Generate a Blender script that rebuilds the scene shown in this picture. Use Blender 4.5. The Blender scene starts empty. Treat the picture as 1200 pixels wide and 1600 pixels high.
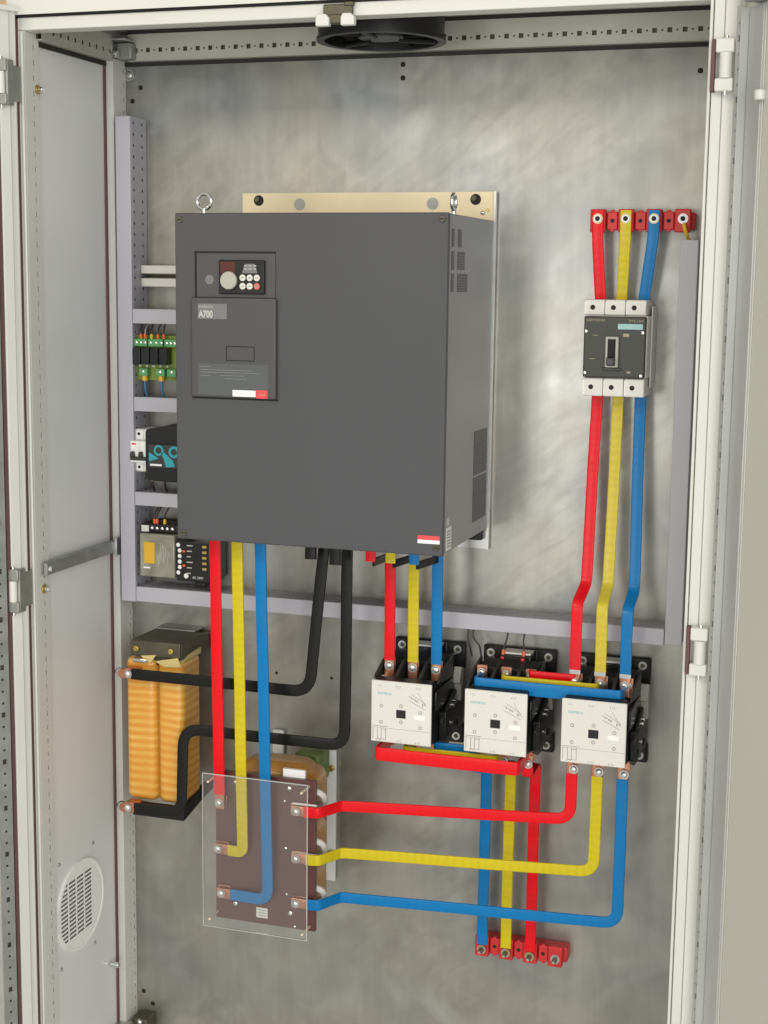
import bpy, math, random
from mathutils import Matrix, Vector
random.seed(7)
S = 0.001
scn = bpy.context.scene
COL = scn.collection

# ---------------------------------------------------------------- camera
cam_d = bpy.data.cameras.new("camera")
cam_d.sensor_fit = 'HORIZONTAL'; cam_d.sensor_width = 36.0
cam_d.lens = 2371.95 / 1200 * 36.0
cam_d.clip_start = 0.05; cam_d.clip_end = 100
cam = bpy.data.objects.new("camera", cam_d); COL.objects.link(cam)
R0 = (0.9501166124920466, 0.31165447049491307, 0.012243924500487936)
R1 = (0.05812295517516578, -0.13835293681523703, -0.9886759767266041)
R2 = (-0.3064313051049843, 0.9400691229346565, -0.14956570247393505)
cam.matrix_world = Matrix(((R0[0], -R1[0], -R2[0], 1.4), (R0[1], -R1[1], -R2[1], -2.62),
                           (R0[2], -R1[2], -R2[2], 1.65), (0, 0, 0, 1)))
scn.camera = cam

# ---------------------------------------------------------------- world, lamps, exposure
scn.view_settings.view_transform = 'Standard'
scn.view_settings.look = 'None'
scn.view_settings.exposure = 0.0
scn.view_settings.gamma = 1.0
scn.render.filter_size = 1.9
w = bpy.data.worlds.new("World"); scn.world = w; w.use_nodes = True
bg = w.node_tree.nodes['Background']
bg.inputs['Color'].default_value = (0.93, 0.95, 0.90, 1); bg.inputs['Strength'].default_value = 0.55


def area(name, loc, target, sx, sy, power, color):
    l = bpy.data.lights.new(name, 'AREA'); l.shape = 'RECTANGLE'; l.size = sx; l.size_y = sy
    l.energy = power; l.color = color
    o = bpy.data.objects.new(name, l); COL.objects.link(o)
    o.location = loc
    d = Vector(target) - Vector(loc)
    o.rotation_euler = d.to_track_quat('-Z', 'Y').to_euler()
    return o


area("window_light", (3.2, -4.2, 2.6), (0.5, 0, 1.2), 2.6, 2.2, 68, (1.0, 0.985, 0.95))
area("hall_light", (-1.0, -5.2, 4.2), (0.5, 0, 1.2), 3.0, 1.6, 90, (1.0, 0.88, 0.70))
area("plate_sheen_lamp", (-0.45, -5.2, 1.25), (0.6, 0, 1.3), 0.95, 1.3, 26, (0.97, 0.99, 1.0))  # added lamp, placed so the plate mirrors it as a bright sheen
area("low_fill_lamp", (2.6, -5.0, 0.9), (0.2, 0, 0.6), 2.2, 1.7, 55, (0.93, 0.97, 1.0))  # added fill lamp, brightens the lower part of the left side panel

# ---------------------------------------------------------------- materials
MAT = {}


def mat(name, color, rough=0.5, metal=0.0, var=0.0, scale=20.0, bump=0.0, bscale=200.0, coat=0.0, spec=0.5, stretch=None, rvar=0.0):
    m = bpy.data.materials.new(name); m.use_nodes = True
    nt = m.node_tree; b = nt.nodes['Principled BSDF']
    b.inputs['Base Color'].default_value = (*color, 1)
    b.inputs['Roughness'].default_value = rough
    b.inputs['Metallic'].default_value = metal
    b.inputs['Specular IOR Level'].default_value = spec
    b.inputs['Coat Weight'].default_value = coat
    if var or bump or rvar:
        tc = nt.nodes.new('ShaderNodeTexCoord'); mp = nt.nodes.new('ShaderNodeMapping')
        nt.links.new(tc.outputs['Object'], mp.inputs['Vector'])
        if stretch: mp.inputs['Scale'].default_value = stretch
        if var or rvar:
            n = nt.nodes.new('ShaderNodeTexNoise'); n.inputs['Scale'].default_value = scale; n.inputs['Detail'].default_value = 6
            nt.links.new(mp.outputs[0], n.inputs['Vector'])
        if var:
            r = nt.nodes.new('ShaderNodeValToRGB')
            r.color_ramp.elements[0].position = 0.3; r.color_ramp.elements[1].position = 0.7
            r.color_ramp.elements[0].color = (*[c * (1 - var) for c in color], 1)
            r.color_ramp.elements[1].color = (*[min(1, c * (1 + var)) for c in color], 1)
            nt.links.new(n.outputs['Fac'], r.inputs['Fac']); nt.links.new(r.outputs['Color'], b.inputs['Base Color'])
        if rvar:
            mr = nt.nodes.new('ShaderNodeMapRange')
            mr.inputs['From Min'].default_value = 0.3; mr.inputs['From Max'].default_value = 0.7
            mr.inputs['To Min'].default_value = rough - rvar; mr.inputs['To Max'].default_value = rough + rvar
            nt.links.new(n.outputs['Fac'], mr.inputs['Value']); nt.links.new(mr.outputs[0], b.inputs['Roughness'])
        if bump:
            n2 = nt.nodes.new('ShaderNodeTexNoise'); n2.inputs['Scale'].default_value = bscale; n2.inputs['Detail'].default_value = 3
            nt.links.new(tc.outputs['Object'], n2.inputs['Vector'])
            bp = nt.nodes.new('ShaderNodeBump'); bp.inputs['Strength'].default_value = bump; bp.inputs['Distance'].default_value = 0.001
            nt.links.new(n2.outputs['Fac'], bp.inputs['Height']); nt.links.new(bp.outputs[0], b.inputs['Normal'])
    MAT[name] = m
    return m


def sleeve_mat(name, color, ridge, rough=0.3):
    """heat shrink / tape: ridges run across the bar, driven by the length along it (UV.x in metres)"""
    m = mat(name, color, rough - 0.07, spec=0.28)
    nt = m.node_tree; b = nt.nodes['Principled BSDF']
    uv = nt.nodes.new('ShaderNodeUVMap')
    wv = nt.nodes.new('ShaderNodeTexWave'); wv.wave_type = 'BANDS'; wv.bands_direction = 'X'
    wv.inputs['Scale'].default_value = 22; wv.inputs['Distortion'].default_value = 4.5; wv.inputs['Detail'].default_value = 2
    wv.inputs['Detail Scale'].default_value = 1.5
    nt.links.new(uv.outputs[0], wv.inputs['Vector'])
    ns = nt.nodes.new('ShaderNodeTexNoise'); ns.inputs['Scale'].default_value = 35
    nt.links.new(uv.outputs[0], ns.inputs['Vector'])
    ad = nt.nodes.new('ShaderNodeMath'); ad.operation = 'MULTIPLY_ADD'
    ad.inputs[1].default_value = ridge
    nt.links.new(wv.outputs['Fac'], ad.inputs[0]); nt.links.new(ns.outputs['Fac'], ad.inputs[2])
    bp = nt.nodes.new('ShaderNodeBump'); bp.inputs['Strength'].default_value = 0.22; bp.inputs['Distance'].default_value = 0.0008
    nt.links.new(ad.outputs[0], bp.inputs['Height']); nt.links.new(bp.outputs[0], b.inputs['Normal'])
    mx = nt.nodes.new('ShaderNodeMixRGB'); mx.blend_type = 'MULTIPLY'; mx.inputs[0].default_value = 0.07 * ridge
    mx.inputs[1].default_value = (*color, 1)
    nt.links.new(wv.outputs['Color'], mx.inputs[2]); nt.links.new(mx.outputs[0], b.inputs['Base Color'])
    return m


mat('cabinet_paint', (0.665, 0.66, 0.615), 0.38, var=0.02, scale=6, bump=0.12, bscale=900)
mat('panel_paint', (0.75, 0.75, 0.735), 0.35, var=0.03, scale=3, bump=0.12, bscale=900, rvar=0.06)
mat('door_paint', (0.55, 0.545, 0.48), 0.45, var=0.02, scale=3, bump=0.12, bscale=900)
mat('seal_rubber', (0.13, 0.06, 0.06), 0.7)
mat('dark_rubber', (0.02, 0.02, 0.018), 0.7)
mat('zinc', (0.55, 0.55, 0.53), 0.34, 0.9, var=0.1, scale=40)
mat('rail_metal_shaded', (0.50, 0.49, 0.43), 0.45, 0.2, var=0.06, scale=10)  # duller rail tone: the dimness under the roof is put into the colour
mat('zinc_door', (0.46, 0.47, 0.46), 0.5, 0.3, var=0.12, scale=10, stretch=(1, 1, 0.3))
mat('zinc_dull', (0.36, 0.37, 0.36), 0.5, 0.7, var=0.15, scale=25)
mat('cast_zinc', (0.33, 0.34, 0.31), 0.5, 0.6, var=0.1, scale=60, bump=0.3, bscale=500)
mat('chrome', (0.8, 0.8, 0.78), 0.14, 1.0)
mat('brass', (0.55, 0.40, 0.12), 0.35, 0.9)
mat('washer_brass', (0.50, 0.43, 0.26), 0.4, 0.8)
mat('yellow_zinc', (0.70, 0.60, 0.41), 0.42, 0.45, var=0.06, scale=12)
mat('duct_pvc', (0.46, 0.45, 0.50), 0.45, var=0.02, scale=8)
mat('duct_pvc_base', (0.40, 0.39, 0.43), 0.5)
mat('hole_dark', (0.015, 0.013, 0.012), 0.8)
mat('drive_grey', (0.074, 0.074, 0.080), 0.5, spec=0.35, var=0.03, scale=5, bump=0.2, bscale=1500)
mat('drive_plastic', (0.066, 0.063, 0.064), 0.42, bump=0.15, bscale=1500)
mat('drive_side', (0.185, 0.184, 0.19), 0.34, 0.35, var=0.05, scale=4, bump=0.2, bscale=1500)
mat('drive_vent_slat', (0.10, 0.098, 0.1), 0.45)
mat('drive_vent', (0.055, 0.052, 0.052), 0.5)
mat('black_plastic', (0.012, 0.012, 0.012), 0.42, spec=0.35, bump=0.15, bscale=900)
mat('black_gloss', (0.012, 0.012, 0.013), 0.22)
mat('dark_grey_plastic', (0.036, 0.036, 0.030), 0.42)
mat('cream_plastic', (0.70, 0.675, 0.625), 0.42, var=0.02, scale=10)
mat('white_plastic', (0.90, 0.90, 0.87), 0.4)
mat('pure_white', (0.85, 0.85, 0.84), 0.5)
mat('pale_grey', (0.42, 0.41, 0.36), 0.4)
mat('print_grey', (0.30, 0.30, 0.29), 0.5)
mat('print_teal', (0.16, 0.45, 0.47), 0.5)
mat('label_grey', (0.17, 0.17, 0.175), 0.5)
mat('label_grey2', (0.085, 0.092, 0.096), 0.5)
mat('teal_label', (0.33, 0.52, 0.52), 0.5)
mat('gold_print', (0.36, 0.31, 0.20), 0.5)
mat('bolt_steel', (0.74, 0.74, 0.72), 0.33, 0.75)
mat('print_light', (0.50, 0.49, 0.44), 0.5)
mat('turquoise', (0.03, 0.36, 0.42), 0.45)
mat('red_label', (0.75, 0.06, 0.07), 0.45)
mat('red_pink', (0.62, 0.15, 0.12), 0.45)
mat('display_red', (0.10, 0.025, 0.018), 0.2)
mat('copper', (0.60, 0.27, 0.17), 0.33, 0.9, var=0.12, scale=60)
mat('resin_red', (0.56, 0.022, 0.022), 0.45, var=0.08, scale=50, bump=0.2, bscale=400)
mat('phenolic', (0.105, 0.036, 0.031), 0.30, var=0.12, scale=14)
mat('winding_ochre', (0.42, 0.20, 0.035), 0.34, var=0.15, scale=14, coat=0.4)
mat('core_green', (0.13, 0.19, 0.05), 0.5, var=0.25, scale=40)
mat('iron_dark', (0.10, 0.09, 0.06), 0.42, 0.5, var=0.2, scale=30)
mat('white_bracket', (0.72, 0.73, 0.72), 0.4)
mat('paper_yellow', (0.62, 0.50, 0.20), 0.4)
mat('pcb_green', (0.20, 0.27, 0.04), 0.45)
mat('terminal_green', (0.10, 0.34, 0.12), 0.4)
mat('orange_ferrule', (0.75, 0.13, 0.02), 0.4)
mat('yellow_ferrule', (0.75, 0.45, 0.03), 0.4)
mat('wire_blue', (0.05, 0.18, 0.30), 0.4)
mat('wire_dark', (0.05, 0.03, 0.035), 0.45)
mat('relay_clear', (0.27, 0.26, 0.20), 0.2, var=0.25, scale=40, coat=0.5)
mat('relay_label', (0.70, 0.42, 0.02), 0.5)
mat('dome_pin', (0.78, 0.68, 0.50), 0.35, 0.3)
sleeve_mat('sleeve_red', (0.76, 0.004, 0.010), 0.5, 0.36)
sleeve_mat('sleeve_yellow', (0.62, 0.50, 0.012), 1.0, 0.36)
sleeve_mat('sleeve_blue', (0.002, 0.175, 0.45), 0.5, 0.36)
sleeve_mat('sleeve_black', (0.008, 0.008, 0.007), 0.3, 0.38)
sleeve_mat('tape_yellow', (0.63, 0.51, 0.05), 0.9, 0.33)
sleeve_mat('tape_red', (0.76, 0.008, 0.016), 0.6, 0.36)
sleeve_mat('tape_blue', (0.004, 0.175, 0.45), 0.6, 0.36)
mat('plaster', (0.78, 0.55, 0.33), 0.9, var=0.05, scale=4)
mat('concrete', (0.64, 0.64, 0.63), 0.7, var=0.12, scale=5, bump=0.3, bscale=60)


def plate_mat():
    m = mat('galvanised_plate', (0.5, 0.5, 0.48), 0.4, 0.72)
    nt = m.node_tree; b = nt.nodes['Principled BSDF']
    tc = nt.nodes.new('ShaderNodeTexCoord')

    def noise(scale, detail, dist, st=(1, 1, 1), rough=0.55):
        mp = nt.nodes.new('ShaderNodeMapping'); mp.inputs['Scale'].default_value = st
        n = nt.nodes.new('ShaderNodeTexNoise'); n.inputs['Scale'].default_value = scale; n.inputs['Detail'].default_value = detail
        n.inputs['Distortion'].default_value = dist; n.inputs['Roughness'].default_value = rough
        nt.links.new(tc.outputs['Object'], mp.inputs[0]); nt.links.new(mp.outputs[0], n.inputs['Vector'])
        return n
    big = noise(2.6, 2.5, 1.0); mid = noise(11, 2.5, 1.1, (1, 1, .9)); fine = noise(60, 3, 0, (1.6, 1, .5)); streak = noise(10, 3, 0.2, (6, 1, .5))
    r = nt.nodes.new('ShaderNodeValToRGB'); cr = r.color_ramp
    cr.elements[0].position = 0.30; cr.elements[0].color = (0.325, 0.33, 0.32, 1)
    cr.elements[1].position = 0.72; cr.elements[1].color = (0.415, 0.385, 0.32, 1)  # warm end of the ramp holds the hall's reflected warm light
    e = cr.elements.new(0.5); e.color = (0.37, 0.355, 0.315, 1)
    nt.links.new(big.outputs['Fac'], r.inputs['Fac'])
    r2 = nt.nodes.new('ShaderNodeValToRGB'); cr = r2.color_ramp
    cr.elements[0].position = 0.30; cr.elements[0].color = (0.92, 0.92, 0.925, 1)
    cr.elements[1].position = 0.70; cr.elements[1].color = (1.07, 1.07, 1.065, 1)
    nt.links.new(mid.outputs['Fac'], r2.inputs['Fac'])
    mx = nt.nodes.new('ShaderNodeMixRGB'); mx.blend_type = 'MULTIPLY'; mx.inputs[0].default_value = 1
    nt.links.new(r.outputs[0], mx.inputs[1]); nt.links.new(r2.outputs[0], mx.inputs[2])
    # white scuffs
    sc = noise(4.5, 2, 1.4, (1, 1, 1), 0.5)
    r3 = nt.nodes.new('ShaderNodeValToRGB'); cr = r3.color_ramp
    cr.elements[0].position = 0.54; cr.elements[0].color = (0, 0, 0, 1); cr.elements[1].position = 0.78; cr.elements[1].color = (0.35, 0.35, 0.35, 1)
    nt.links.new(sc.outputs['Fac'], r3.inputs['Fac'])
    mx2 = nt.nodes.new('ShaderNodeMixRGB'); mx2.inputs[2].default_value = (0.66, 0.66, 0.64, 1)
    nt.links.new(r3.outputs[0], mx2.inputs[0]); nt.links.new(mx.outputs[0], mx2.inputs[1])
    r4 = nt.nodes.new('ShaderNodeValToRGB'); cr = r4.color_ramp
    cr.elements[0].position = 0.35; cr.elements[0].color = (0.965, 0.965, 0.965, 1); cr.elements[1].position = 0.65; cr.elements[1].color = (1.04, 1.04, 1.04, 1)
    nt.links.new(streak.outputs['Fac'], r4.inputs['Fac'])
    mx3 = nt.nodes.new('ShaderNodeMixRGB'); mx3.blend_type = 'MULTIPLY'; mx3.inputs[0].default_value = 1
    nt.links.new(mx2.outputs[0], mx3.inputs[1]); nt.links.new(r4.outputs[0], mx3.inputs[2])
    # diagonal wipe marks, gathered in patches
    mpw = nt.nodes.new('ShaderNodeMapping'); mpw.inputs['Rotation'].default_value = (0, math.radians(38), 0)
    mps = nt.nodes.new('ShaderNodeMapping'); mps.inputs['Scale'].default_value = (1.2, 1, 3.6)
    nw = nt.nodes.new('ShaderNodeTexNoise'); nw.inputs['Scale'].default_value = 10; nw.inputs['Detail'].default_value = 3; nw.inputs['Distortion'].default_value = 0.9
    nt.links.new(tc.outputs['Object'], mpw.inputs[0]); nt.links.new(mpw.outputs[0], mps.inputs[0]); nt.links.new(mps.outputs[0], nw.inputs['Vector'])
    r5 = nt.nodes.new('ShaderNodeValToRGB'); cr = r5.color_ramp
    cr.elements[0].position = 0.36; cr.elements[0].color = (0.86, 0.86, 0.87, 1); cr.elements[1].position = 0.66; cr.elements[1].color = (1.13, 1.13, 1.13, 1)
    nt.links.new(nw.outputs['Fac'], r5.inputs['Fac'])
    pt = noise(1.9, 2, 0.5)
    mrp = nt.nodes.new('ShaderNodeMapRange'); mrp.inputs['From Min'].default_value = 0.42; mrp.inputs['From Max'].default_value = 0.62
    mrp.inputs['To Min'].default_value = 0.05; mrp.inputs['To Max'].default_value = 0.8
    nt.links.new(pt.outputs['Fac'], mrp.inputs['Value'])
    mx4 = nt.nodes.new('ShaderNodeMixRGB'); mx4.blend_type = 'MULTIPLY'
    nt.links.new(mrp.outputs[0], mx4.inputs[0]); nt.links.new(mx3.outputs[0], mx4.inputs[1]); nt.links.new(r5.outputs[0], mx4.inputs[2])
    nt.links.new(mx4.outputs[0], b.inputs['Base Color'])
    mr = nt.nodes.new('ShaderNodeMapRange'); mr.inputs['From Min'].default_value = 0.3; mr.inputs['From Max'].default_value = 0.7
    mr.inputs['To Min'].default_value = 0.29; mr.inputs['To Max'].default_value = 0.37
    nt.links.new(mid.outputs['Fac'], mr.inputs['Value']); nt.links.new(mr.outputs[0], b.inputs['Roughness'])
    bp = nt.nodes.new('ShaderNodeBump'); bp.inputs['Strength'].default_value = 0.03; bp.inputs['Distance'].default_value = 0.001
    nt.links.new(fine.outputs['Fac'], bp.inputs['Height'])
    wav = noise(5, 2, 0.6, (1.3, 1, 1))          # the sheet is slightly wavy, which breaks up what it mirrors
    bp2 = nt.nodes.new('ShaderNodeBump'); bp2.inputs['Strength'].default_value = 0.35; bp2.inputs['Distance'].default_value = 0.0035
    nt.links.new(wav.outputs['Fac'], bp2.inputs['Height']); nt.links.new(bp.outputs[0], bp2.inputs['Normal'])
    nt.links.new(bp2.outputs[0], b.inputs['Normal'])


plate_mat()


def coil_mat():
    m = mat('coil_paper', (0.6, 0.3, 0.05), 0.30, coat=0.5)
    nt = m.node_tree; b = nt.nodes['Principled BSDF']
    tc = nt.nodes.new('ShaderNodeTexCoord')
    wv = nt.nodes.new('ShaderNodeTexWave'); wv.wave_type = 'BANDS'; wv.bands_direction = 'Z'
    wv.inputs['Scale'].default_value = 21; wv.inputs['Distortion'].default_value = 4.0; wv.inputs['Detail'].default_value = 2
    wv.inputs['Detail Scale'].default_value = 0.35
    n2 = nt.nodes.new('ShaderNodeTexNoise'); n2.inputs['Scale'].default_value = 13; n2.inputs['Detail'].default_value = 2
    nt.links.new(tc.outputs['Object'], wv.inputs['Vector']); nt.links.new(tc.outputs['Object'], n2.inputs['Vector'])
    mu = nt.nodes.new('ShaderNodeMath'); mu.operation = 'MULTIPLY'
    nt.links.new(wv.outputs['Fac'], mu.inputs[0]); nt.links.new(n2.outputs['Fac'], mu.inputs[1])
    r = nt.nodes.new('ShaderNodeValToRGB'); cr = r.color_ramp
    cr.elements[0].position = 0.05; cr.elements[0].color = (0.70, 0.30, 0.030, 1)
    cr.elements[1].position = 0.75; cr.elements[1].color = (0.84, 0.52, 0.14, 1)
    e = cr.elements.new(0.38); e.color = (0.74, 0.39, 0.065, 1)
    nt.links.new(mu.outputs[0], r.inputs['Fac']); nt.links.new(r.outputs[0], b.inputs['Base Color'])
    bp = nt.nodes.new('ShaderNodeBump'); bp.inputs['Strength'].default_value = 0.10; bp.inputs['Distance'].default_value = 0.001
    nt.links.new(wv.outputs['Fac'], bp.inputs['Height']); nt.links.new(bp.outputs[0], b.inputs['Normal'])


coil_mat()


def acrylic_mat():
    m = bpy.data.materials.new('acrylic'); m.use_nodes = True; nt = m.node_tree
    for n in list(nt.nodes):
        if n.type != 'OUTPUT_MATERIAL': nt.nodes.remove(n)
    out = nt.nodes['Material Output']
    t = nt.nodes.new('ShaderNodeBsdfTransparent'); t.inputs[0].default_value = (0.985, 0.985, 0.98, 1)
    g = nt.nodes.new('ShaderNodeBsdfGlossy'); g.inputs['Roughness'].default_value = 0.12
    f = nt.nodes.new('ShaderNodeFresnel'); f.inputs[0].default_value = 1.33
    x = nt.nodes.new('ShaderNodeMixShader')
    nt.links.new(f.outputs[0], x.inputs[0]); nt.links.new(t.outputs[0], x.inputs[1]); nt.links.new(g.outputs[0], x.inputs[2])
    df = nt.nodes.new('ShaderNodeBsdfDiffuse'); df.inputs[0].default_value = (0.85, 0.85, 0.84, 1)
    x2 = nt.nodes.new('ShaderNodeMixShader'); x2.inputs[0].default_value = 0.035
    nt.links.new(x.outputs[0], x2.inputs[1]); nt.links.new(df.outputs[0], x2.inputs[2])
    nt.links.new(x2.outputs[0], out.inputs[0]); MAT['acrylic'] = m


acrylic_mat()
mat('acrylic_edge', (0.50, 0.50, 0.48), 0.3)

# ---------------------------------------------------------------- mesh helpers (all numbers in mm)


def wloc(o):
    v = Vector((0, 0, 0))
    while o is not None:
        v += o.location; o = o.parent
    return v


class MB:
    def __init__(s): s.v = []; s.f = []; s.uv = None

    def add(s, vs, fs):
        b = len(s.v); s.v += [tuple(p) for p in vs]; s.f += [tuple(i + b for i in f) for f in fs]; return s

    def box(s, x0, x1, y0, y1, z0, z1):
        v = [(x, y, z) for x in (x0, x1) for y in (y0, y1) for z in (z0, z1)]
        return s.add(v, [(0, 1, 3, 2), (4, 6, 7, 5), (0, 4, 5, 1), (2, 3, 7, 6), (0, 2, 6, 4), (1, 5, 7, 3)])

    def prism(s, poly, a0, a1, axis='y'):
        """poly is 2D; axis 'y': (x,z), 'x': (y,z), 'z': (x,y)"""
        def P(p, a):
            return {'y': (p[0], a, p[1]), 'x': (a, p[0], p[1]), 'z': (p[0], p[1], a)}[axis]
        n = len(poly)
        vs = [P(p, a0) for p in poly] + [P(p, a1) for p in poly]
        return s.add(vs, [tuple(range(n)), tuple(range(2 * n - 1, n - 1, -1))] + [(i, i + n, (i + 1) % n + n, (i + 1) % n) for i in range(n)])

    def cyl(s, c, r, h, axis='y', n=20, r2=None, cap=True):
        """starts at c and runs h along the axis"""
        r2 = r if r2 is None else r2
        vs = []
        for k, (rr, a) in enumerate(((r, 0), (r2, h))):
            for i in range(n):
                t = 2 * math.pi * i / n; p, q = rr * math.cos(t), rr * math.sin(t)
                vs.append({'y': (c[0] + p, c[1] + a, c[2] + q), 'x': (c[0] + a, c[1] + p, c[2] + q), 'z': (c[0] + p, c[1] + q, c[2] + a)}[axis])
        fs = [(i, i + n, (i + 1) % n + n, (i + 1) % n) for i in range(n)]
        if cap: fs += [tuple(range(n)), tuple(range(2 * n - 1, n - 1, -1))]
        return s.add(vs, fs)

    def ring(s, c, ro, ri, h, axis='y', n=24):
        vs = []
        for rr, a in ((ro, 0), (ri, 0), (ri, h), (ro, h)):
            for i in range(n):
                t = 2 * math.pi * i / n; p, q = rr * math.cos(t), rr * math.sin(t)
                vs.append({'y': (c[0] + p, c[1] + a, c[2] + q), 'x': (c[0] + a, c[1] + p, c[2] + q), 'z': (c[0] + p, c[1] + q, c[2] + a)}[axis])
        fs = []
        for k in range(4):
            for i in range(n):
                j = (i + 1) % n; k2 = (k + 1) % 4
                fs.append((k * n + i, k * n + j, k2 * n + j, k2 * n + i))
        return s.add(vs, fs)

    def torus(s, c, R, r, axis='y', n=28, m=10):
        vs = []
        for i in range(n):
            t = 2 * math.pi * i / n
            for j in range(m):
                u = 2 * math.pi * j / m; rr = R + r * math.cos(u); a = r * math.sin(u); p, q = rr * math.cos(t), rr * math.sin(t)
                vs.append({'y': (c[0] + p, c[1] + a, c[2] + q), 'x': (c[0] + a, c[1] + p, c[2] + q), 'z': (c[0] + p, c[1] + q, c[2] + a)}[axis])
        fs = [(i * m + j, ((i + 1) % n) * m + j, ((i + 1) % n) * m + (j + 1) % m, i * m + (j + 1) % m) for i in range(n) for j in range(m)]
        return s.add(vs, fs)

    def dome(s, c, r, h, n=16, k=4):
        """pan head bulging toward -Y from c"""
        vs = []; fs = []
        for j in range(k):
            a = math.pi / 2 * j / k
            for i in range(n):
                t = 2 * math.pi * i / n
                vs.append((c[0] + r * math.cos(a) * math.cos(t), c[1] - h * math.sin(a), c[2] + r * math.cos(a) * math.sin(t)))
        vs.append((c[0], c[1] - h, c[2]))
        for j in range(k - 1):
            for i in range(n): fs.append((j * n + i, j * n + (i + 1) % n, (j + 1) * n + (i + 1) % n, (j + 1) * n + i))
        for i in range(n): fs.append(((k - 1) * n + i, (k - 1) * n + (i + 1) % n, k * n))
        fs.append(tuple(range(n)))
        return s.add(vs, fs)

    def tube(s, pts, r, n=8):
        pts = [Vector(p) for p in pts]; base = len(s.v); vs = []; fs = []
        up = Vector((0.13, 0.9, 0.21)).normalized()
        for k, p in enumerate(pts):
            t = (pts[min(k + 1, len(pts) - 1)] - pts[max(k - 1, 0)]).normalized()
            a = t.cross(up); a = a.normalized() if a.length > 1e-4 else Vector((1, 0, 0)); b = t.cross(a)
            for i in range(n):
                q = 2 * math.pi * i / n; vs.append(p + a * (r * math.cos(q)) + b * (r * math.sin(q)))
        for k in range(len(pts) - 1):
            for i in range(n): fs.append((k * n + i, k * n + (i + 1) % n, (k + 1) * n + (i + 1) % n, (k + 1) * n + i))
        fs += [tuple(range(n)), tuple(range(len(vs) - 1, len(vs) - n - 1, -1))]
        return s.add(vs, fs)

    def perf(s, O, U, V, us, vs_, holes, depth):
        """plate from O spanning us*U x vs_*V with real rectangular holes (u,v,w,h), walls going `depth` along U x V direction given as vector D"""
        O, U, V, D = Vector(O), Vector(U), Vector(V), Vector(depth)
        ub = sorted({0, us} | {h[0] for h in holes} | {h[0] + h[2] for h in holes})
        vb = sorted({0, vs_} | {h[1] for h in holes} | {h[1] + h[3] for h in holes})
        idx = {}; V_ = []; F = []

        def vert(i, j):
            if (i, j) not in idx:
                idx[(i, j)] = len(V_); V_.append(O + U * ub[i] + V * vb[j])
            return idx[(i, j)]
        hs = {}
        for h in holes: hs.setdefault(h[1], []).append(h)
        blocked = set()
        for (hu, hv, hw, hh) in holes:
            i0, i1 = ub.index(hu), ub.index(hu + hw); j0, j1 = vb.index(hv), vb.index(hv + hh)
            for i in range(i0, i1):
                for j in range(j0, j1): blocked.add((i, j))
        for i in range(len(ub) - 1):
            for j in range(len(vb) - 1):
                if (i, j) not in blocked: F.append((vert(i, j), vert(i + 1, j), vert(i + 1, j + 1), vert(i, j + 1)))
        for (hu, hv, hw, hh) in holes:
            c = [O + U * a + V * b for a, b in ((hu, hv), (hu + hw, hv), (hu + hw, hv + hh), (hu, hv + hh))]
            n = len(V_); V_ += c + [p + D for p in c]
            for k in range(4): F.append((n + k, n + (k + 1) % 4, n + 4 + (k + 1) % 4, n + 4 + k))
        return s.add(V_, F)

    def build(s, name, material, parent=None, bevel=0, seg=2, smooth=False, **tags):
        off = wloc(parent) if parent else None
        vv = [Vector(p) * S for p in s.v]
        if parent is None and not tags.get('noshift'):
            lo = Vector([min(p[i] for p in vv) for i in range(3)]); hi = Vector([max(p[i] for p in vv) for i in range(3)])
            off = Vector(((lo.x + hi.x) / 2, (lo.y + hi.y) / 2, lo.z)); loc = off
        else:
            off = off or Vector((0, 0, 0)); loc = Vector((0, 0, 0))
        me = bpy.data.meshes.new(name); me.from_pydata([p - off for p in vv], [], s.f)
        import bmesh
        b = bmesh.new(); b.from_mesh(me); bmesh.ops.recalc_face_normals(b, faces=b.faces); b.to_mesh(me); b.free()
        if s.uv:
            l = me.uv_layers.new(name='UVMap')
            for lp in me.loops: l.data[lp.index].uv = s.uv[lp.vertex_index]
        me.materials.append(MAT[material])
        o = bpy.data.objects.new(name, me); COL.objects.link(o); o.location = loc
        if parent: o.parent = parent
        if bevel:
            m = o.modifiers.new('bevel', 'BEVEL'); m.width = bevel * S; m.segments = seg; m.limit_method = 'ANGLE'; m.angle_limit = math.radians(40)
        if smooth or bevel:
            for p in me.polygons: p.use_smooth = True
            if hasattr(me, 'set_sharp_from_angle'): me.set_sharp_from_angle(angle=math.radians(35))
        for k in ('label', 'category', 'group', 'kind'):
            if tags.get(k): o[k] = tags[k]
        return o


def box(*a): return MB().box(*a)


def thing(name, label, cat, loc, group=None):
    o = bpy.data.objects.new(name, None); COL.objects.link(o); o.empty_display_size = 0.05
    o.location = Vector(loc) * S; o['label'] = label; o['category'] = cat
    if group: o['group'] = group
    return o


def copy_tree(o, parent=None):
    c = o.copy(); COL.objects.link(c)
    if parent: c.parent = parent
    for ch in [x for x in o.children]: copy_tree(ch, c)
    return c


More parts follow.
